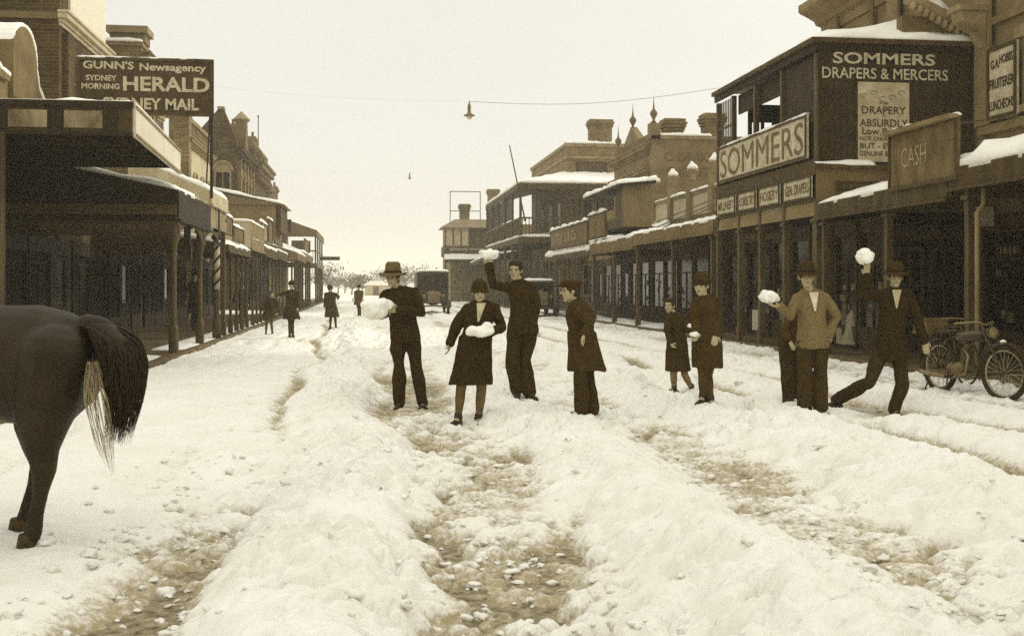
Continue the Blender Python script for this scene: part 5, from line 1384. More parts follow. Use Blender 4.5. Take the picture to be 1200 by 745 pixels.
    m.caps([sm - up * .02, sm + (nk - sm) * .75], [.085 * k, .060 * k], 12)
    if coat:
        hemp = atd(coat[0], coat[1], d, coat[3] if len(coat) > 3 else 0); L = (hip - hemp).length; ax = (hemp - hip)
        hw = coat[2] / FPX * d
        rings = []; n = 28
        vs = []; steps = 9
        for i in range(steps + 1):
            t = i / steps; c = ease(hip + up * .14 * k, hemp, t)
            rx = ease(.185 * k, hw, t ** .9); ry = ease(.15 * k, max(.19 * k, hw * .82), t)
            for q in range(n):
                a = 2 * math.pi * q / n
                fo = 1 + .05 * t * math.sin(a * 7 + 1.3) + .03 * t * math.sin(a * 11)
                vs.append(c + lat * math.cos(a) * rx * fo + fw * math.sin(a) * ry * fo)
        fs = [tuple(range(n))[::-1], tuple(steps * n + q for q in range(n))]
        for i in range(steps):
            for q in range(n): fs.append((i * n + q, i * n + (q + 1) % n, (i + 1) * n + (q + 1) % n, (i + 1) * n + q))
        m.add(vs, fs)
    kind = top[0]
    tm = cloth('%s_cloth_%03d' % (kind, int(top[1] * 1000)), top[1], .25 if kind != 'jumper' else .3, 16 if kind != 'jumper' else 45, .004 if kind != 'jumper' else .012)
    to = put(kind, remesh(m, vox, 2, .021, 8), tm, root)
    # collar / shirt front
    if collar:
        v = MB(); p0 = sm + fw * (.135 * k) - up * .15 * k; p0 = sm + fw * .150 * k - up * .155 * k
        a_, b_ = sm + fw * .075 * k - lat * .052 * k + up * .055 * k, sm + fw * .075 * k + lat * .052 * k + up * .055 * k
        v.prism([a_ + fw * .035 * k, b_ + fw * .035 * k, p0 + lat * .008, p0 - lat * .008], fw * .012)
        v.build('collar', cloth('shirt_%s' % kind, collar), root, bevel=.004)
    if kind == 'suit_coat' and near:
        bt = MB()
        for i in range(3):
            c = hip + up * (sm - hip).length * (.10 + .20 * i) + fw * (.115 * k * wide + .052 * k)
            bt = MB(); bt.ell(c, lat * .011, fw * .006, up * .011, 8, 6); bt.build('button', SHOE, root, True)
    return root, P, d

# man with fedora, arms folded round a mass of snow
r1, P1, d1 = person('man in a light fedora and dark overalls hugging a mass of snow at his chest', (481, 480),
    dict(head=(460.5, 326), shL=(449, 344, 0), shR=(487, 342, .05), elL=(447, 371, -.05), haL=(456, 366, -.28), elR=(494, 366, -.05), haR=(470, 363, -.30), hip=(475, 396), knL=(468, 433, -.02), knR=(488, 431, 0), anL=(468, 471), anR=(495, 471)),
    face=(-.25, -1), hat='fedora', top=('jacket', .024, -.05), legs=('trousers', .024, .02), hands=((0, -1, .3, -.8, 0, .3), (0, -1, .3, -1, 0, .1)), feetdir={'L': (-.15, -1), 'R': (.35, -1)})
snowball('loose mass of snow flying from the arms of the man in the fedora', atd(443, 361, d1, -.38), .15, 4, stretch=1.15, flat=.9)
snowball('small snow lump pressed against the chest of the man in the fedora', atd(456, 356, d1, -.36), .09, 9)
# girl in a knee length dark dress
r2, P2, d2 = person('girl in a belted dark knee-length dress and hat carrying snow at her waist', (546, 499),
    dict(head=(562, 342), shL=(545, 361), shR=(582, 360), elL=(535, 383), haL=(527, 401, -.05), elR=(588, 384, -.02), haR=(565, 391, -.25), hip=(556, 408), knL=(540, 457), knR=(564, 457), anL=(537, 489), anR=(561, 490)),
    face=(.08, -1), hat='cloche', top=('dress', .022), legs=('stockings', .10), coat=(551, 450, 25), hands=((0, 0, .1, -.1, 0, -1), (0, 0, 1, -1, -.2, .1)), collar=.45, k=.93, feetdir={'L': (-.5, -1), 'R': (.1, -1)})
snowball('flat heap of snow resting on the forearm of the girl in the dress', atd(565, 387, d2, -.33), .12, 11, stretch=1.1, flat=.5)
# tall man behind with raised arm
r3, P3, d3 = person('tall hatless man in a dark boiler suit behind the girl, throwing a snowball leftward', (614, 466),
    dict(head=(604, 317), shL=(595, 337, -.03), shR=(626, 336, .04), elL=(578, 334, -.15), haL=(574, 312, -.2), elR=(630, 358), haR=(623, 380, -.06), hip=(613, 385), knL=(600, 419, -.05), knR=(615, 421, .03), anL=(605, 456), anR=(620, 459)),
    face=(-.25, -1), hat=None, top=('jacket', .026), legs=('trousers', .027, .03), hands=((-.2, -1, 0, 0, 0, 1), (0, 1, 0)), k=1.02, feetdir={'L': (.1, -1), 'R': (.5, -1)})
snowball('snowball leaving the raised hand of the tall man, near the balcony verandah', atd(574, 299, d3, -.2), .10, 3, stretch=1.15)
# person in long coat turned to the left
r4, P4, d4 = person('person in a cap and long dark overcoat standing sideways, looking left', (684, 489),
    dict(head=(669, 341), shL=(673, 360, -.17), shR=(683, 358, .16), elL=(690, 378, -.24), haL=(684, 389, -.28), elR=(692, 378, .2), haR=(684, 387, .12), hip=(684, 404), knL=(680, 447, -.08), knR=(689, 447, .08), anL=(681, 478, -.07), anR=(694, 480, .08)),
    face=(-1, -.25), hat='cap', top=('coat', .035), legs=('trousers', .03, .03), coat=(688, 434, 22), hands=((1, 0, 0), (1, 0, 0)), tilt=0)
# child and woman to the right
r5, P5, d5 = person('child in a short dark coat running beside the woman in the fur hat', (795, 462),
    dict(head=(785, 358), shL=(784, 371, -.08), shR=(797, 371, .10), elL=(780, 387, -.12), haL=(784, 399, -.18), elR=(803, 378, .05), haR=(806, 386, -.1), hip=(794, 404), knL=(789, 440, -.03), knR=(803, 439, .05), anL=(790, 454, 0), anR=(812, 455, .12)),
    face=(-.7, -1), hat=None, top=('coat', .03), legs=('stockings', .16), coat=(794, 434, 16), hands=((0, 0, 1), (0, 0, 1, .6, 0, .2)), k=.80, feetdir={'L': (-1, -.2), 'R': (.6, -.4)})
snowball('small wad of snow in the hand of the running child', atd(809, 381, d5, -.12), .055, 21)
r6, P6, d6 = person('woman in a round fur hat and dark coat standing right of the child', (829, 477),
    dict(head=(822, 335), shL=(815, 352, -.05), shR=(838, 352, .06), elL=(812, 374, -.08), haL=(815, 389, -.14), elR=(840, 374, .0), haR=(836, 391, -.12), hip=(829, 396), knL=(823, 440, -.05), knR=(830, 440, .04), anL=(824, 465, .02), anR=(832, 468, -.03)),
    face=(-.55, -1), hat='fur', top=('coat', .035), legs=('stockings', .05), coat=(829, 431, 17), hands=((0, 0, 1, -.3, -.3, -.6), (0, 1, 0)), k=.97, feetdir={'L': (-.6, -1), 'R': (.3, -1)})
snowball('snow chip held low by the woman in the fur hat', atd(810, 391, d6, -.18), .045, 23)
# man in jumper, and someone half hidden behind him
r7, P7, d7 = person('smiling man in a grey knitted jumper and hat holding snow out on his palm', (950, 490),
    dict(head=(945, 325), shL=(932, 348), shR=(969, 348), elL=(924, 371, -.08), haL=(910, 359, -.16), elR=(981, 372, .04), haR=(971, 391, -.02), hip=(952, 402), knL=(944, 442), knR=(961, 442), anL=(942, 479), anR=(962, 478)),
    face=(-.1, -1), hat='brim', top=('jumper', .15, -.10), legs=('trousers', .035, .03), hands=((0, .1, 1, -1, -.1, .15), (0, 1, 0, -.5, -.1, -1)), collar=.6, feetdir={'L': (-.3, -1), 'R': (.3, -1)}, curl=.3)
snowball('big lump of snow on the outstretched palm of the man in the jumper', atd(897, 348, d7, -.17), .10, 31, stretch=1.15, flat=.7)
r8, P8, d8 = person('stooping figure in dark trousers mostly hidden behind the man in the jumper', (930, 482),
    dict(head=(951, 354, .1), shL=(934, 364, .05), shR=(956, 368, .3), elL=(919, 386, .05), haL=(924, 398, -.02), elR=(952, 390, .2), haR=(944, 400, .2), hip=(929, 398, .2), knL=(925, 438, .1), knR=(936, 438, .25), anL=(926, 474, .1), anR=(936, 472, .25)),
    face=(1, -.6), hat=None, top=('jacket', .04), legs=('trousers', .03, .02), near=False, dd=13.35, zs=.05)
r9, P9, d9 = person('man in a dark suit and hat striding with a snow lump raised above his shoulder', (1046, 489),
    dict(head=(1049, 325), shL=(1029, 345, .02), shR=(1066, 345, 0), elL=(1009, 347, -.02), haL=(1014, 323, -.05), elR=(1076, 374, 0), haR=(1081, 400, -.05), hip=(1043, 410), knL=(1016, 447, -.08), knR=(1056, 450, -.05), anL=(997, 474, .55), anR=(1048, 479, 0)),
    face=(-.15, -1), hat='brim', top=('suit_coat', .020, -.12), legs=('trousers', .03, .022), coat=(1044, 421, 19), hands=((0, -.5, .5, 0, -.1, 1), (0, 1, 0)), collar=.4, feetdir={'L': (-1, -.5), 'R': (.1, -1)}, curl=.35, dd=12.72)
snowball('large lump of snow held up high by the man in the dark suit', atd(1011, 301, d9, -.06), .105, 41, stretch=1.0, flat=1.0)
# people farther down the street
def far(label, fx, fy, hx, hy, lean=0, coat=None, arms_=((-3, 0), (3, 0)), k=1.0, top=.04, hat='cap', face=(0, -1), L=.04, legs='trousers', stride=2.0, zf=.05):
    d = FPX * (CAM_Z - zf) / (fy - HY); S = FPX / d; H = (fy - hy) / S
    kk = k; u = lambda f: fy - (fy - hy) * f
    mx = lambda f: fx + (hx - fx) * f
    sh = .19 * S * kk
    J = dict(head=(hx, u(.925)), shL=(mx(.82) - sh, u(.80)), shR=(mx(.82) + sh, u(.80)), hip=(mx(.5), u(.52)), knL=(fx - stride * .8, u(.28)), knR=(fx + stride * .9, u(.28)), anL=(fx - stride, u(.055)), anR=(fx + stride, u(.055), .1),
             elL=(mx(.65) - sh + arms_[0][0], u(.65) - arms_[0][1] * .5, -.05), haL=(mx(.55) - sh + arms_[0][0] * .8, u(.53) - arms_[0][1], -.15), elR=(mx(.65) + sh + arms_[1][0], u(.65) - arms_[1][1] * .5, -.05), haR=(mx(.55) + sh + arms_[1][0] * .8, u(.53) - arms_[1][1], -.15))
    c = (mx(.35), u(coat), (.25 * S * kk)) if coat else None
    return person(label, (fx, fy), J, face=face, hat=hat, top=('coat' if coat else 'jacket', top), legs=(legs, L), coat=c, k=kk * H / 1.72, near=False, zs=zf)
far('bent child in dark clothes near the left verandah posts, beside the darker skirted figure', 315, 394, 318, 341, coat=.42, arms_=((-1, 3), (2, 0)), k=.92, hat=None, face=(.6, -1), legs='stockings', L=.08, stride=3.4)
far('woman in a dark full skirt with arms lifted, by the far left posts', 341, 398, 342, 329, coat=.35, arms_=((-8, 14), (1, 2)), k=.95, hat='fur', face=(-.6, -1), legs='stockings', L=.04, stride=1.5)
far('woman in a long dark coat alone in the far road left of centre', 390, 386, 387, 334, coat=.28, arms_=((0, 0), (2, 9)), k=1, hat='cloche', face=(.8, .4), legs='stockings', L=.05, stride=3)
far('small far figure clutching snow, between the long-coated woman and the man in the fedora', 421, 374, 420.5, 334, coat=.42, arms_=((1, 4), (-1, 4)), k=1, hat='fur', face=(0, -1), top=.07, legs='stockings', L=.05, stride=1.0)
snowball('snow bundle hugged by the small far figure in the middle of the road', atd(421, 351, 49.5, -.3), .26, 51, stretch=1.0, flat=.5)
# people in the shade of the left verandah
far('dim figure in an apron standing under the left verandah behind the turned post', 229, 387, 228, 319, coat=.3, k=1, top=.03, zf=.15, hat='cap', face=(.5, -1), L=.03)
far('far shopkeeper standing under the left verandah past the barber pole', 284, 380, 284, 333, k=1, top=.03, zf=.15, hat=None, face=(.3, -1), L=.03)

# ================================================================== HORSE seen from behind at the left edge
HORSE = mat('horse_coat', .010, .6, 5, .55, .003, 60, spec=.3)
HM = mat('horse_mane', .012, .5, 40, .6); HL = mat('pale_tail_hair', .28, .4, 60, .6); HOOF = mat('hoof', .03, .4, 30, .5)
hd_ = FPX * (CAM_Z - .11) / (644 - HY)
h = lambda x, y, dy=0.0: atd(x, y, hd_, dy)
horse = thing('horse', 'dark bay horse seen from the rear side at left edge, swishing its tail', 'horse', tuple(h(-90, 643)))
m = MB(); S_ = FPX / hd_
Rv = Vector((CS, -SN, 0)); Fv = Vector((SN, CS, 0)); Zv = Vector((0, 0, 1))
rg = []
for x, yt, yb, w in ((100, 402, 452, .10), (88, 384, 476, .19), (62, 368, 500, .27), (25, 358, 508, .30), (-20, 358, 498, .29), (-80, 368, 500, .27), (-140, 374, 506, .27), (-200, 368, 506, .26), (-245, 362, 500, .22), (-285, 380, 480, .15)):
    hh = (yb - yt) / 2 / S_
    rg.append((h(x, (yt + yb) / 2, .24), Fv * w, Zv * hh))
m.loft(rg, 26)
def hleg(pts, rads, dy): m.caps([h(x, y, dy) for x, y in pts], [r_ / S_ for r_ in rads], 14)
hleg([(58, 425), (52, 462), (45, 500), (44, 530), (46, 556), (42, 580), (37, 603), (34, 622), (30, 634)], [44, 42, 30, 19, 13.5, 9, 8, 9.5, 10], .06)
hleg([(20, 440), (10, 480), (4, 515), (4, 540), (8, 560), (0, 585), (-8, 605), (-12, 622), (-16, 632)], [42, 38, 27, 17, 13, 9, 8, 9.5, 10], .42)
hleg([(-235, 440), (-232, 490), (-228, 530), (-228, 560), (-228, 600), (-232, 622), (-236, 634)], [32, 24, 15, 12, 8, 9, 10], .06)
hleg([(-250, 440), (-255, 490), (-262, 530), (-262, 560), (-264, 600), (-268, 622), (-272, 634)], [32, 24, 15, 12, 8, 9, 10], .42)
m.caps([h(-250, 420, .24), h(-290, 370, .24), h(-330, 315, .24), h(-352, 290, .24)], [48 / S_, 38 / S_, 27 / S_, 22 / S_], 16)
m.caps([h(-352, 292, .24), h(-385, 315, .24), h(-420, 352, .24), h(-432, 366, .24)], [22 / S_, 20 / S_, 13 / S_, 12 / S_], 14)
for q in (-1, 1): m.caps([h(-348, 276, .24 + q * .06), h(-346, 258, .24 + q * .075)], [5 / S_, 2 / S_], 8)
m.caps([h(84, 384, .22), h(104, 386, .20), h(122, 396, .18)], [15 / S_, 13 / S_, 9 / S_], 12)
put('body', remesh(m, .016, 4, .010, 4), HORSE, horse)
for x, y, dy in ((27, 641, .06), (-19, 639, .42), (-239, 641, .06), (-275, 641, .42)):
    MB().lathe([(.062, -.035), (.050, .035), (.046, .045)], tuple(h(x, y - 3, dy)), 14).build('hoof', HOOF, horse, True)
def strands(name, path, rad, n, m_, thick, seed, drop=.0):
    rr = random.Random(seed); mb = MB()
    for i in range(n):
        a = rr.uniform(0, 6.28); s_ = rr.random() ** .5; L = rr.uniform(.72, 1.06); pts = []; ph = rr.uniform(0, 6.28)
        for j in range(9):
            t = j / 8 * L * (len(path) - 1); i0 = min(int(t), len(path) - 2); f_ = t - i0
            p = Vector(path[i0]).lerp(Vector(path[i0 + 1]), f_); r_ = rad[i0] + (rad[i0 + 1] - rad[i0]) * min(f_, 1.2)
            wv = .25 * math.sin(ph + j * .8)
            p = p + Rv * math.cos(a + wv) * s_ * r_ + Fv * math.sin(a + wv) * s_ * r_ + Zv * .3 * math.sin(a * 2) * s_ * r_
            pts.append(p)
        mb.tube(pts, [thick, thick, thick, thick, thick * .9, thick * .8, thick * .7, thick * .5, thick * .2], 4, cap=False)
    return mb.build(name, m_, horse, True)
tp = [h(84, 386, .2), h(108, 390, .17), h(128, 406, .12), (h(140, 434, .08)), h(143, 470, .05), h(138, 508, .02)]
core = MB(); core.caps(tp[:-1], [.05, .06, .062, .05, .02], 12)
tail = put('tail', remesh(core, .014, 2, .01, 10), HM, horse)
strands('tail_hair', tp, [.06, .095, .125, .125, .10, .075], 900, HM, .0034, 3)
strands('pale_tail_hair', [h(104, 425, .05), h(110, 445, .0), h(116, 470, -.04), h(126, 515, -.06), h(134, 548, -.06)], [.03, .05, .07, .055, .02], 48, HL, .0017, 5)
strands('mane', [h(-346, 268, .24), h(-322, 290, .2), h(-300, 330, .16), h(-285, 370, .14)], [.04, .09, .1, .1], 120, HM, .006, 8)

# ================================================================== MOTORCYCLE
rw = Vector((7.86, 14.45, .05 + .34)); fw_ = Vector((8.03, 13.16, .05 + .34))
mc = thing('motorcycle', 'old motorcycle with a wooden crate on its carrier, parked at the right kerb', 'motorcycle', (rw.x, rw.y, .05))
ux = (fw_ - rw).normalized(); uz = Vector((0, 0, 1)); uy = uz.cross(ux)
g_ = lambda x, y, z: rw + ux * x + uy * y + uz * z
WB = (fw_ - rw).length
for c, nm in ((0, 'wheel'), (WB, 'wheel')):
    turn = 0 if c == 0 else .18
    wx = (ux * math.cos(turn) + uy * math.sin(turn)); wy = uz.cross(wx); C0 = g_(c, 0, 0)
    ring = lambda R_, n=32: [C0 + wx * math.cos(a) * R_ + uz * math.sin(a) * R_ for a in np.linspace(0, 2 * math.pi, n + 1)[:-1]]
    w = MB().tube(ring(.33), .036, 10, closed=True).build('wheel', RUBBER, mc, True)
    MB().tube(ring(.292), .014, 6, closed=True).build('rim', RIMM, w, True)
    MB().caps([C0 - wy * .06, C0 + wy * .06], [.045, .045], 10).build('hub', METAL, w, True)
    sp = MB()
    for q in range(24):
        a = q * math.pi / 12; s0 = 1 if q % 2 else -1
        sp.tube([C0 + wy * .04 * s0 + (wx * math.cos(a + .5 * s0) + uz * math.sin(a + .5 * s0)) * .04, C0 + (wx * math.cos(a) + uz * math.sin(a)) * .29], .003, 4)
    sp.build('spokes', RIMM, w)
    gd = MB(); n = 14
    a0, a1 = (.2, 2.9) if c == 0 else (.5, 2.7)
    for i in range(n):
        t0, t1 = a0 + (a1 - a0) * i / n, a0 + (a1 - a0) * (i + 1) / n
        q = [C0 + (wx * math.cos(t) + uz * math.sin(t)) * r_ + wy * s_ for t in (t0, t1) for r_ in (.385, .395) for s_ in (-.055, .055)]
        gd.hexa([q[0], q[1], q[5], q[4], q[2], q[3], q[7], q[6]])
    gd.build('mudguard', METAL, mc)
    if c: put('snow_cover', remesh(lump(MB(), C0 + uz * .40 - wx * .02, .045, 6, 7), .012, 1, .01, 20), SNOWROOF, mc)
fr = MB()
for s_ in (-.05, .05): fr.tube([g_(0, s_, 0), g_(.38, s_ * .7, -.05), g_(.8, s_ * .6, -.03), g_(.98, 0, .38)], .016, 8)
for s_ in (-.06, .06): fr.tube([g_(0, s_, 0), g_(.22, s_, .38)], .013, 8)
fr.tube([g_(.22, -.06, .38), g_(.3, 0, .42), g_(.95, 0, .50)], .017, 8); fr.tube([g_(.98, 0, .36), g_(.93, 0, .56)], .026, 8); fr.tube([g_(.38, 0, -.04), g_(.30, 0, .42)], .016, 8)
fr.build('frame', METAL, mc, True)
for s_ in (-.075, .075):
    MB().tube([g_(WB, s_, 0), g_(WB - .06, s_, .2), g_(1.0, s_, .5), g_(.96, s_, .62)], .016, 8).build('fork', METAL, mc, True)
MB().tube([g_(.62, -.34, .58), g_(.74, -.28, .62), g_(.93, -.12, .64), g_(.95, 0, .60), g_(.93, .12, .64), g_(.74, .28, .62), g_(.62, .34, .58)], .014, 8).build('handlebar', ZINC, mc, True)
for s_ in (-1, 1): MB().caps([g_(.70, s_ * .30, .605), g_(.60, s_ * .35, .575)], [.019, .019], 8).build('grip', RUBBER, mc, True)
M = Matrix((uy, uz, ux)).transposed()
hl_ = MB().lathe([(.03, -.10), (.075, -.05), (.085, .03), (.088, .04)], tuple(g_(1.06, 0, .50)), 16, M).build('headlamp', METAL, mc, True)
MB().lathe([(.08, .041), (.06, .055), (.0, .06)], tuple(g_(1.06, 0, .50)), 16, M).build('lens', ZINC, hl_, True)
MB().loft([(g_(x, 0, .42 + dz), uy * a, uz * b_) for x, dz, a, b_ in ((.38, 0, .04, .04), (.44, .0, .085, .075), (.7, .02, .10, .085), (.85, .03, .08, .07), (.90, .03, .03, .03))], 16).build('tank', METAL, mc, True)
MB().loft([(g_(x, 0, z), uy * a, uz * b_) for x, z, a, b_ in ((-.02, .50, .06, .015), (.04, .50, .13, .035), (.18, .47, .12, .035), (.32, .50, .05, .03), (.38, .50, .02, .02))], 14).build('saddle', SHOE, mc, True)
e = MB(); e.caps([g_(.52, -.07, -.01), g_(.52, .07, -.01)], [.115, .115], 16); e.caps([g_(.33, -.05, .0), g_(.33, .05, .0)], [.075, .075], 12)
for i in range(9): 
    z = .10 + i * .022; e.loft([(g_(.54 + z * .12, 0, z), ux * .075, uy * .075), (g_(.54 + z * .12, 0, z + .008), ux * .075, uy * .075)], 14)
e.caps([g_(.55, 0, .08), g_(.575, 0, .31)], [.05, .04], 10); e.build('engine', mat('engine_alloy', .09, .5, 12, .45, spec=.5), mc, True)
MB().tube([g_(.60, -.06, .26), g_(.72, -.09, .18), g_(.68, -.11, -.05), (g_(.4, -.12, -.12)), g_(-.05, -.13, -.10), g_(-.25, -.13, -.08)], [.018, .019, .02, .022, .034, .03], 10).build('exhaust', ZINC, mc, True)
for s_ in (-.12, .12): MB().tube([g_(-.02, s_, .02), g_(-.06, s_, .42), g_(-.36, s_, .43), g_(-.02, s_, .05)], .009, 6).build('carrier', METAL, mc, True)
st_ = MB()
for s_ in (-.13, .13): st_.tube([g_(.02, s_, -.02), g_(-.1, s_ * 1.3, -.33)], .012, 6)
st_.tube([g_(-.1, -.17, -.33), g_(-.1, .17, -.33)], .012, 6); st_.build('stand', METAL, mc, True)
MB().caps([g_(.44, -.10, -.10), g_(.44, -.24, -.10)], [.02, .02], 8).build('footrest', RUBBER, mc, True)
cr = thing('crate', 'square wooden crate strapped on the rear carrier of the motorcycle', 'crate', tuple(g_(-.2, 0, .44)))
def cbox(mb, x0, x1, y0, y1, z0, z1): mb.hexa([g_(x0, y0, z0), g_(x1, y0, z0), g_(x1, y1, z0), g_(x0, y1, z0), g_(x0, y0, z1), g_(x1, y0, z1), g_(x1, y1, z1), g_(x0, y1, z1)]); return mb
cbox(MB(), -.36, -.06, -.17, .17, .442, .66).build('box', HOARD, cr, bevel=.005)
f_ = MB()
for z in (.442, .63):
    cbox(f_, -.37, -.361, -.18, .18, z, z + .03); cbox(f_, -.059, -.05, -.18, .18, z, z + .03); cbox(f_, -.36, -.06, -.18, -.171, z, z + .03)
f_.build('batten', HOARD, cr)
st2 = MB(); st2.tube([g_(-.2, -.178, .44), g_(-.2, -.178, .666), g_(-.2, .178, .666)], .007, 5); st2.build('strap', SHOE, cr)
# a bicycle leaning on the post behind it
bi = thing('bicycle', 'dark bicycle leaning against the right verandah post behind the motorcycle', 'bicycle', (8.62, 15.9, .05))
c1, c2 = Vector((8.62, 16.15, .40)), Vector((8.62, 15.1, .40))
for C0 in (c1, c2):
    ring = [C0 + Vector((.0, math.cos(a) * .33, math.sin(a) * .33)) for a in np.linspace(0, 2 * math.pi, 29)[:-1]]
    w = MB().tube(ring, .016, 8, closed=True).build('wheel', RUBBER, bi, True)
    s_ = MB()
    for q in range(16):
        a = q * math.pi / 8; s_.tube([C0, C0 + Vector((0, math.cos(a) * .32, math.sin(a) * .32))], .002, 3)
    s_.build('spokes', ZINC, w)
f_ = MB(); bb = Vector((8.62, 15.7, .38)); st = Vector((8.62, 15.85, .88)); hd2 = Vector((8.62, 15.22, .90))
for a, b2 in ((c1, bb), (c1, st), (bb, st), (bb, hd2), (st, hd2), (c2, hd2)): f_.tube([a, b2], .012, 6)
f_.build('frame', METAL, bi, True)
MB().tube([hd2, hd2 + Vector((0, .03, .12))], .012, 6).build('stem', METAL, bi)
MB().tube([Vector((8.38, 15.38, 1.02)), Vector((8.45, 15.24, 1.03)), Vector((8.62, 15.22, 1.02)), Vector((8.79, 15.24, 1.03)), Vector((8.86, 15.38, 1.02))], .011, 6).build('handlebar', ZINC, bi, True)
MB().loft([(Vector((8.62, 15.98, .93)), Vector((.08, 0, 0)), Vector((0, 0, .025))), (Vector((8.62, 15.85, .94)), Vector((.07, 0, 0)), Vector((0, 0, .03))), (Vector((8.62, 15.7, .94)), Vector((.02, 0, 0)), Vector((0, 0, .015)))], 10).build('saddle', SHOE, bi, True)

# ================================================================== CARS
CARB = mat('car_paint', .03, .3, 6, .35, spec=.5)
def old_car(label, x, y, w, hgt, L, van=True):
    c = thing('parked_van' if van else 'parked_car', label, 'van' if van else 'car', (x, y, .05)); hw = w / 2; z = .05
    B = lambda: MB()
    B().box(x - hw, x + hw, y + 1.15, y + L, z + .55, z + hgt - .12).build('body', CARB, c, bevel=.05)
    ro = B().loft([((x, y + .95, z + hgt - .14), (hw + .02, 0, 0), (0, 0, .001)), ((x, y + .95, z + hgt - .14), (hw + .03, 0, 0), (0, 0, .09)), ((x, y + L, z + hgt - .14), (hw + .03, 0, 0), (0, 0, .09)), ((x, y + L, z + hgt - .14), (hw, 0, 0), (0, 0, .001))], 20).build('roof', CARB, c, True)
    snow_sheet('snow_cover', (x - hw, y + 1, z + hgt - .05), (x + hw, y + 1, z + hgt - .05), (x + hw, y + L, z + hgt - .05), (x - hw, y + L, z + hgt - .05), .08, c, nv=5, over=.02)
    ws = B(); 
    for xx in (x - hw, x + hw - .07, x - .03): ws.box(xx, xx + .07, y + 1.08, y + 1.14, z + 1.2, z + hgt - .2)
    ws.box(x - hw + .07, x + hw - .07, y + 1.08, y + 1.14, z + 1.15, z + 1.22); ws.box(x - hw, x + hw, y + 1.06, y + 1.14, z + hgt - .28, z + hgt - .18)
    wf = ws.build('windscreen_frame', CARB, c); B().box(x - hw + .07, x + hw - .07, y + 1.142, y + 1.148, z + 1.22, z + hgt - .28).build('windscreen', GLASS, c)
    B().loft([((x, y + yy, z + .88), (a, 0, 0), (0, 0, b_)) for yy, a, b_ in ((.12, .30, .30), (.16, .36, .34), (1.1, .50, .40), (1.14, .52, .42))], 18).build('bonnet', CARB, c, True)
    B().box(x - .30, x + .30, y + .04, y + .115, z + .55, z + 1.15).build('radiator', ZINC, c, bevel=.04)
    g2 = B(); 
    for i in range(9): g2.box(x - .26 + i * .06, x - .25 + i * .06, y + .03, y + .039, z + .6, z + 1.08)
    g2.build('grille', METAL, c)
    for s_ in (-1, 1):
        M_ = Matrix(((1, 0, 0), (0, 0, -1), (0, 1, 0)))
        l_ = B().lathe([(.04, -.10), (.10, -.03), (.115, .05), (.115, .06)], (x + s_ * .46, y + .12, z + .95), 14, M_).build('headlamp', METAL, c, True)
        B().lathe([(.10, .061), (0, .075)], (x + s_ * .46, y + .12, z + .95), 14, M_).build('lens', ZINC, l_, True)
        B().box(x + s_ * (hw + .14), x + s_ * (hw - .02), y + 1.1, y + L - 1.1, z + .36, z + .42).build('running_board', METAL, c)
        for yy in (.45, L - .75):
            C0 = Vector((x + s_ * (hw - .06), y + yy, z + .36))
            w_ = B().tube([C0 + Vector((0, math.cos(a) * .31, math.sin(a) * .31)) for a in np.linspace(0, 2 * math.pi, 25)[:-1]], .055, 8, closed=True).build('wheel', RUBBER, c, True)
            B().caps([C0 - Vector((.05, 0, 0)), C0 + Vector((.05, 0, 0))], [.07, .07], 10).build('hub', METAL, w_, True)
            sp = B()
            for q in range(10): sp.tube([C0, C0 + Vector((0, math.cos(q * .628) * .29, math.sin(q * .628) * .29))], .018, 5)
            sp.build('spokes', WOODM, w_)
            gd = B(); n = 10
            for i in range(n):
                t0, t1 = .1 + 2.9 * i / n, .1 + 2.9 * (i + 1) / n
                q = [C0 + Vector((xx, math.cos(t) * r_, math.sin(t) * r_)) for t in (t0, t1) for r_ in (.42, .44) for xx in (-.13, .13)]
                gd.hexa([q[0], q[1], q[5], q[4], q[2], q[3], q[7], q[6]])
            gd.build('mudguard', CARB, c, True)
    B().tube([(x - hw, y - .06, z + .45), (x + hw, y - .06, z + .45)], .035, 8).build('bumper', METAL, c, True)
    if van: B().box(x - .18, x + .18, y - .10, y - .095, z + .50, z + .60).build('number_plate', WOODD, c)
    return c
vp = atd(508.5, 369, 55.5)
old_car('old box bodied dark van facing the camera in the road centre beside the fedora man', vp.x, vp.y, 1.62, 2.25, 4.2)
old_car('dark old car at the kerb before the hotel, between the tall man and the overcoat', 8.0, 50.5, 1.5, 1.75, 3.9, van=False)

# ================================================================== STREET LAMPS ON WIRES
def street_lamp(label, px, py, d, k=1.0):
    p = atd(px, py, d); l_ = thing('street_lamp', label, 'street lamp', tuple(p), 'street lamps hung over the road')
    MB().lathe([(.012, .40), (.02, .34), (.04, .32), (.045, .26), (.05, .24), (.05, .10), (.07, .06), (.15, .02), (.155, .0), (.12, .0)], tuple(p), 16).build('shade', ZINC, l_, True)
    MB().ell(p - Vector((0, 0, .02)), (.08, 0, 0), (0, .08, 0), (0, 0, .08)).build('globe', PAINTW, l_, True)
    return p
lp = street_lamp('nearest hanging street lamp high over the road centre', 550, 136, 30)
A_ = Vector((RE + .02, 27.8, 6.62)); B_ = Vector((LX, 31.5, 7.4)); wp = []
hk = lp + Vector((0, 0, .39))
for i in range(13): t_ = i / 12; wp.append(A_.lerp(hk, t_) - Vector((0, 0, .22 * math.sin(math.pi * t_))))
wr = thing('span_wire', 'thin wire strung from the drapers balcony to the hanging lamp', 'wire', tuple(A_))
MB().tube(wp, .006, 5, cap=False).build('wire', mat('pale_wire', .25, .2), wr)
wp = [hk.lerp(B_, i / 12) - Vector((0, 0, .22 * math.sin(math.pi * i / 12))) for i in range(13)]
MB().tube(wp, .002, 5, cap=False).build('wire', mat('thin_wire', .45, .2), wr)
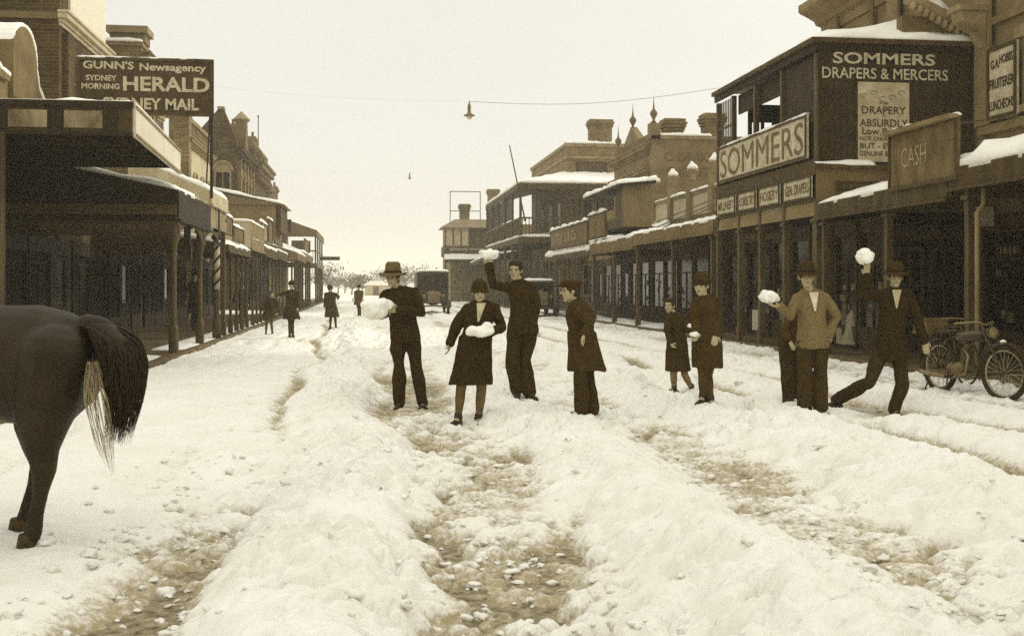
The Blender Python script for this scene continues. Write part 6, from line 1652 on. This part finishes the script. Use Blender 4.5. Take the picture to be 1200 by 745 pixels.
l2 = street_lamp('farther tiny hanging street lamp, low over the distant road', 480, 209, 78)
wr = thing('span_wire', 'faint far wire carrying the farther street lamp', 'wire', (LX, 78, 8.6))
MB().tube([Vector((TX, 78, 9.4)), l2 + Vector((0, 0, .39)), Vector((RX, 78, 9.8))], .002, 4, cap=False).build('wire', mat('thin_wire', .45, .2), wr)

# ================================================================== FAR TREES AND HOUSE
LEAFM = mat('tree_foliage', .05, .5, 2, .9); BARK = mat('bark', .06, .4, 4, .9)
def tree(label, x, y, hgt, wid, seed):
    rng = np.random.default_rng(seed); t = thing('tree', label, 'tree', (x, y, 0), 'low trees on the skyline at the end of the street')
    tm_ = MB(); tm_.tube([(x, y, -.1), (x + .1, y, hgt * .3), (x, y + .1, hgt * .6)], [hgt * .045, hgt * .03, hgt * .012], 7)
    for q in range(5):
        a = q * 1.3 + seed; tm_.tube([(x, y, hgt * (.25 + .07 * q)), (x + math.cos(a) * wid * .35, y + math.sin(a) * wid * .3, hgt * (.5 + .08 * q))], [hgt * .015, hgt * .005], 5)
    tm_.build('trunk', BARK, t)
    n = 520; nc = 9; cc_ = np.stack([rng.normal(0, wid * .26, nc), rng.normal(0, wid * .2, nc), rng.uniform(hgt * .4, hgt * .85, nc)], -1)
    k = rng.integers(0, nc, n); p = cc_[k] + rng.normal(0, 1, (n, 3)) * [wid * .13, wid * .13, hgt * .09]
    mb = MB()
    for i in range(n):
        s = rng.uniform(.10, .24); u_ = rng.normal(0, 1, 3); u_ /= np.linalg.norm(u_); v_ = np.cross(u_, rng.normal(0, 1, 3)); v_ /= np.linalg.norm(v_)
        c = p[i] + [x, y, 0]
        mb.add([c - u_ * s, c - v_ * s * .6, c + u_ * s, c + v_ * s * .6], [(0, 1, 2, 3)])
    mb.build('crown', LEAFM, t)
kinds = ['rounded', 'ragged', 'thin topped', 'spreading', 'stubby', 'lopsided', 'bushy', 'tall narrow', 'flat topped', 'sparse', 'double headed', 'squat']
spots = ['beside the far left shops', 'left of the long-coated woman', 'just behind the long-coated woman', 'right of the long-coated woman', 'between the two far walkers', 'behind the small far walker', 'right of the small far walker', 'over the white far house', 'left of the fedora hat', 'right of the fedora hat', 'beside the parked van', 'left of the bay balcony building']
for i, (px, hh, ww) in enumerate(((377, 7, 6), (386, 6, 6), (396, 5.4, 6), (404, 4.6, 5.5), (412, 4.6, 5), (424, 5, 6), (434, 5, 6), (446, 6.4, 6), (462, 4.5, 6), (474, 6.6, 6), (486, 7.4, 7), (520, 6, 6))):
    p = atd(px, HY, 190 + 14 * (i % 4))
    tree('%s far tree %s' % (kinds[i], spots[i]), p.x, p.y, hh * .78, ww, i + 2)
p = atd(441, HY, 170); hb = thing('far_house', 'tiny pale house at the end of the street', 'house', (p.x, p.y, 0))
MB().box(p.x - 1.8, p.x + 1.8, p.y, p.y + 6, 0, 1.6).build('wall', PAINTP, hb)
MB().prism([(p.x - 2.1, p.y - .3, 1.6), (p.x + 2.1, p.y - .3, 1.6), (p.x + .9, p.y - .3, 2.3), (p.x - .9, p.y - .3, 2.3)], (0, 6.6, 0)).build('roof', SNOWROOF, hb)
MB().box(p.x - .5, p.x + .4, p.y - .05, p.y - .002, .0, 1.4).build('door', WOODM, hb)
print('built', len(bpy.data.objects))
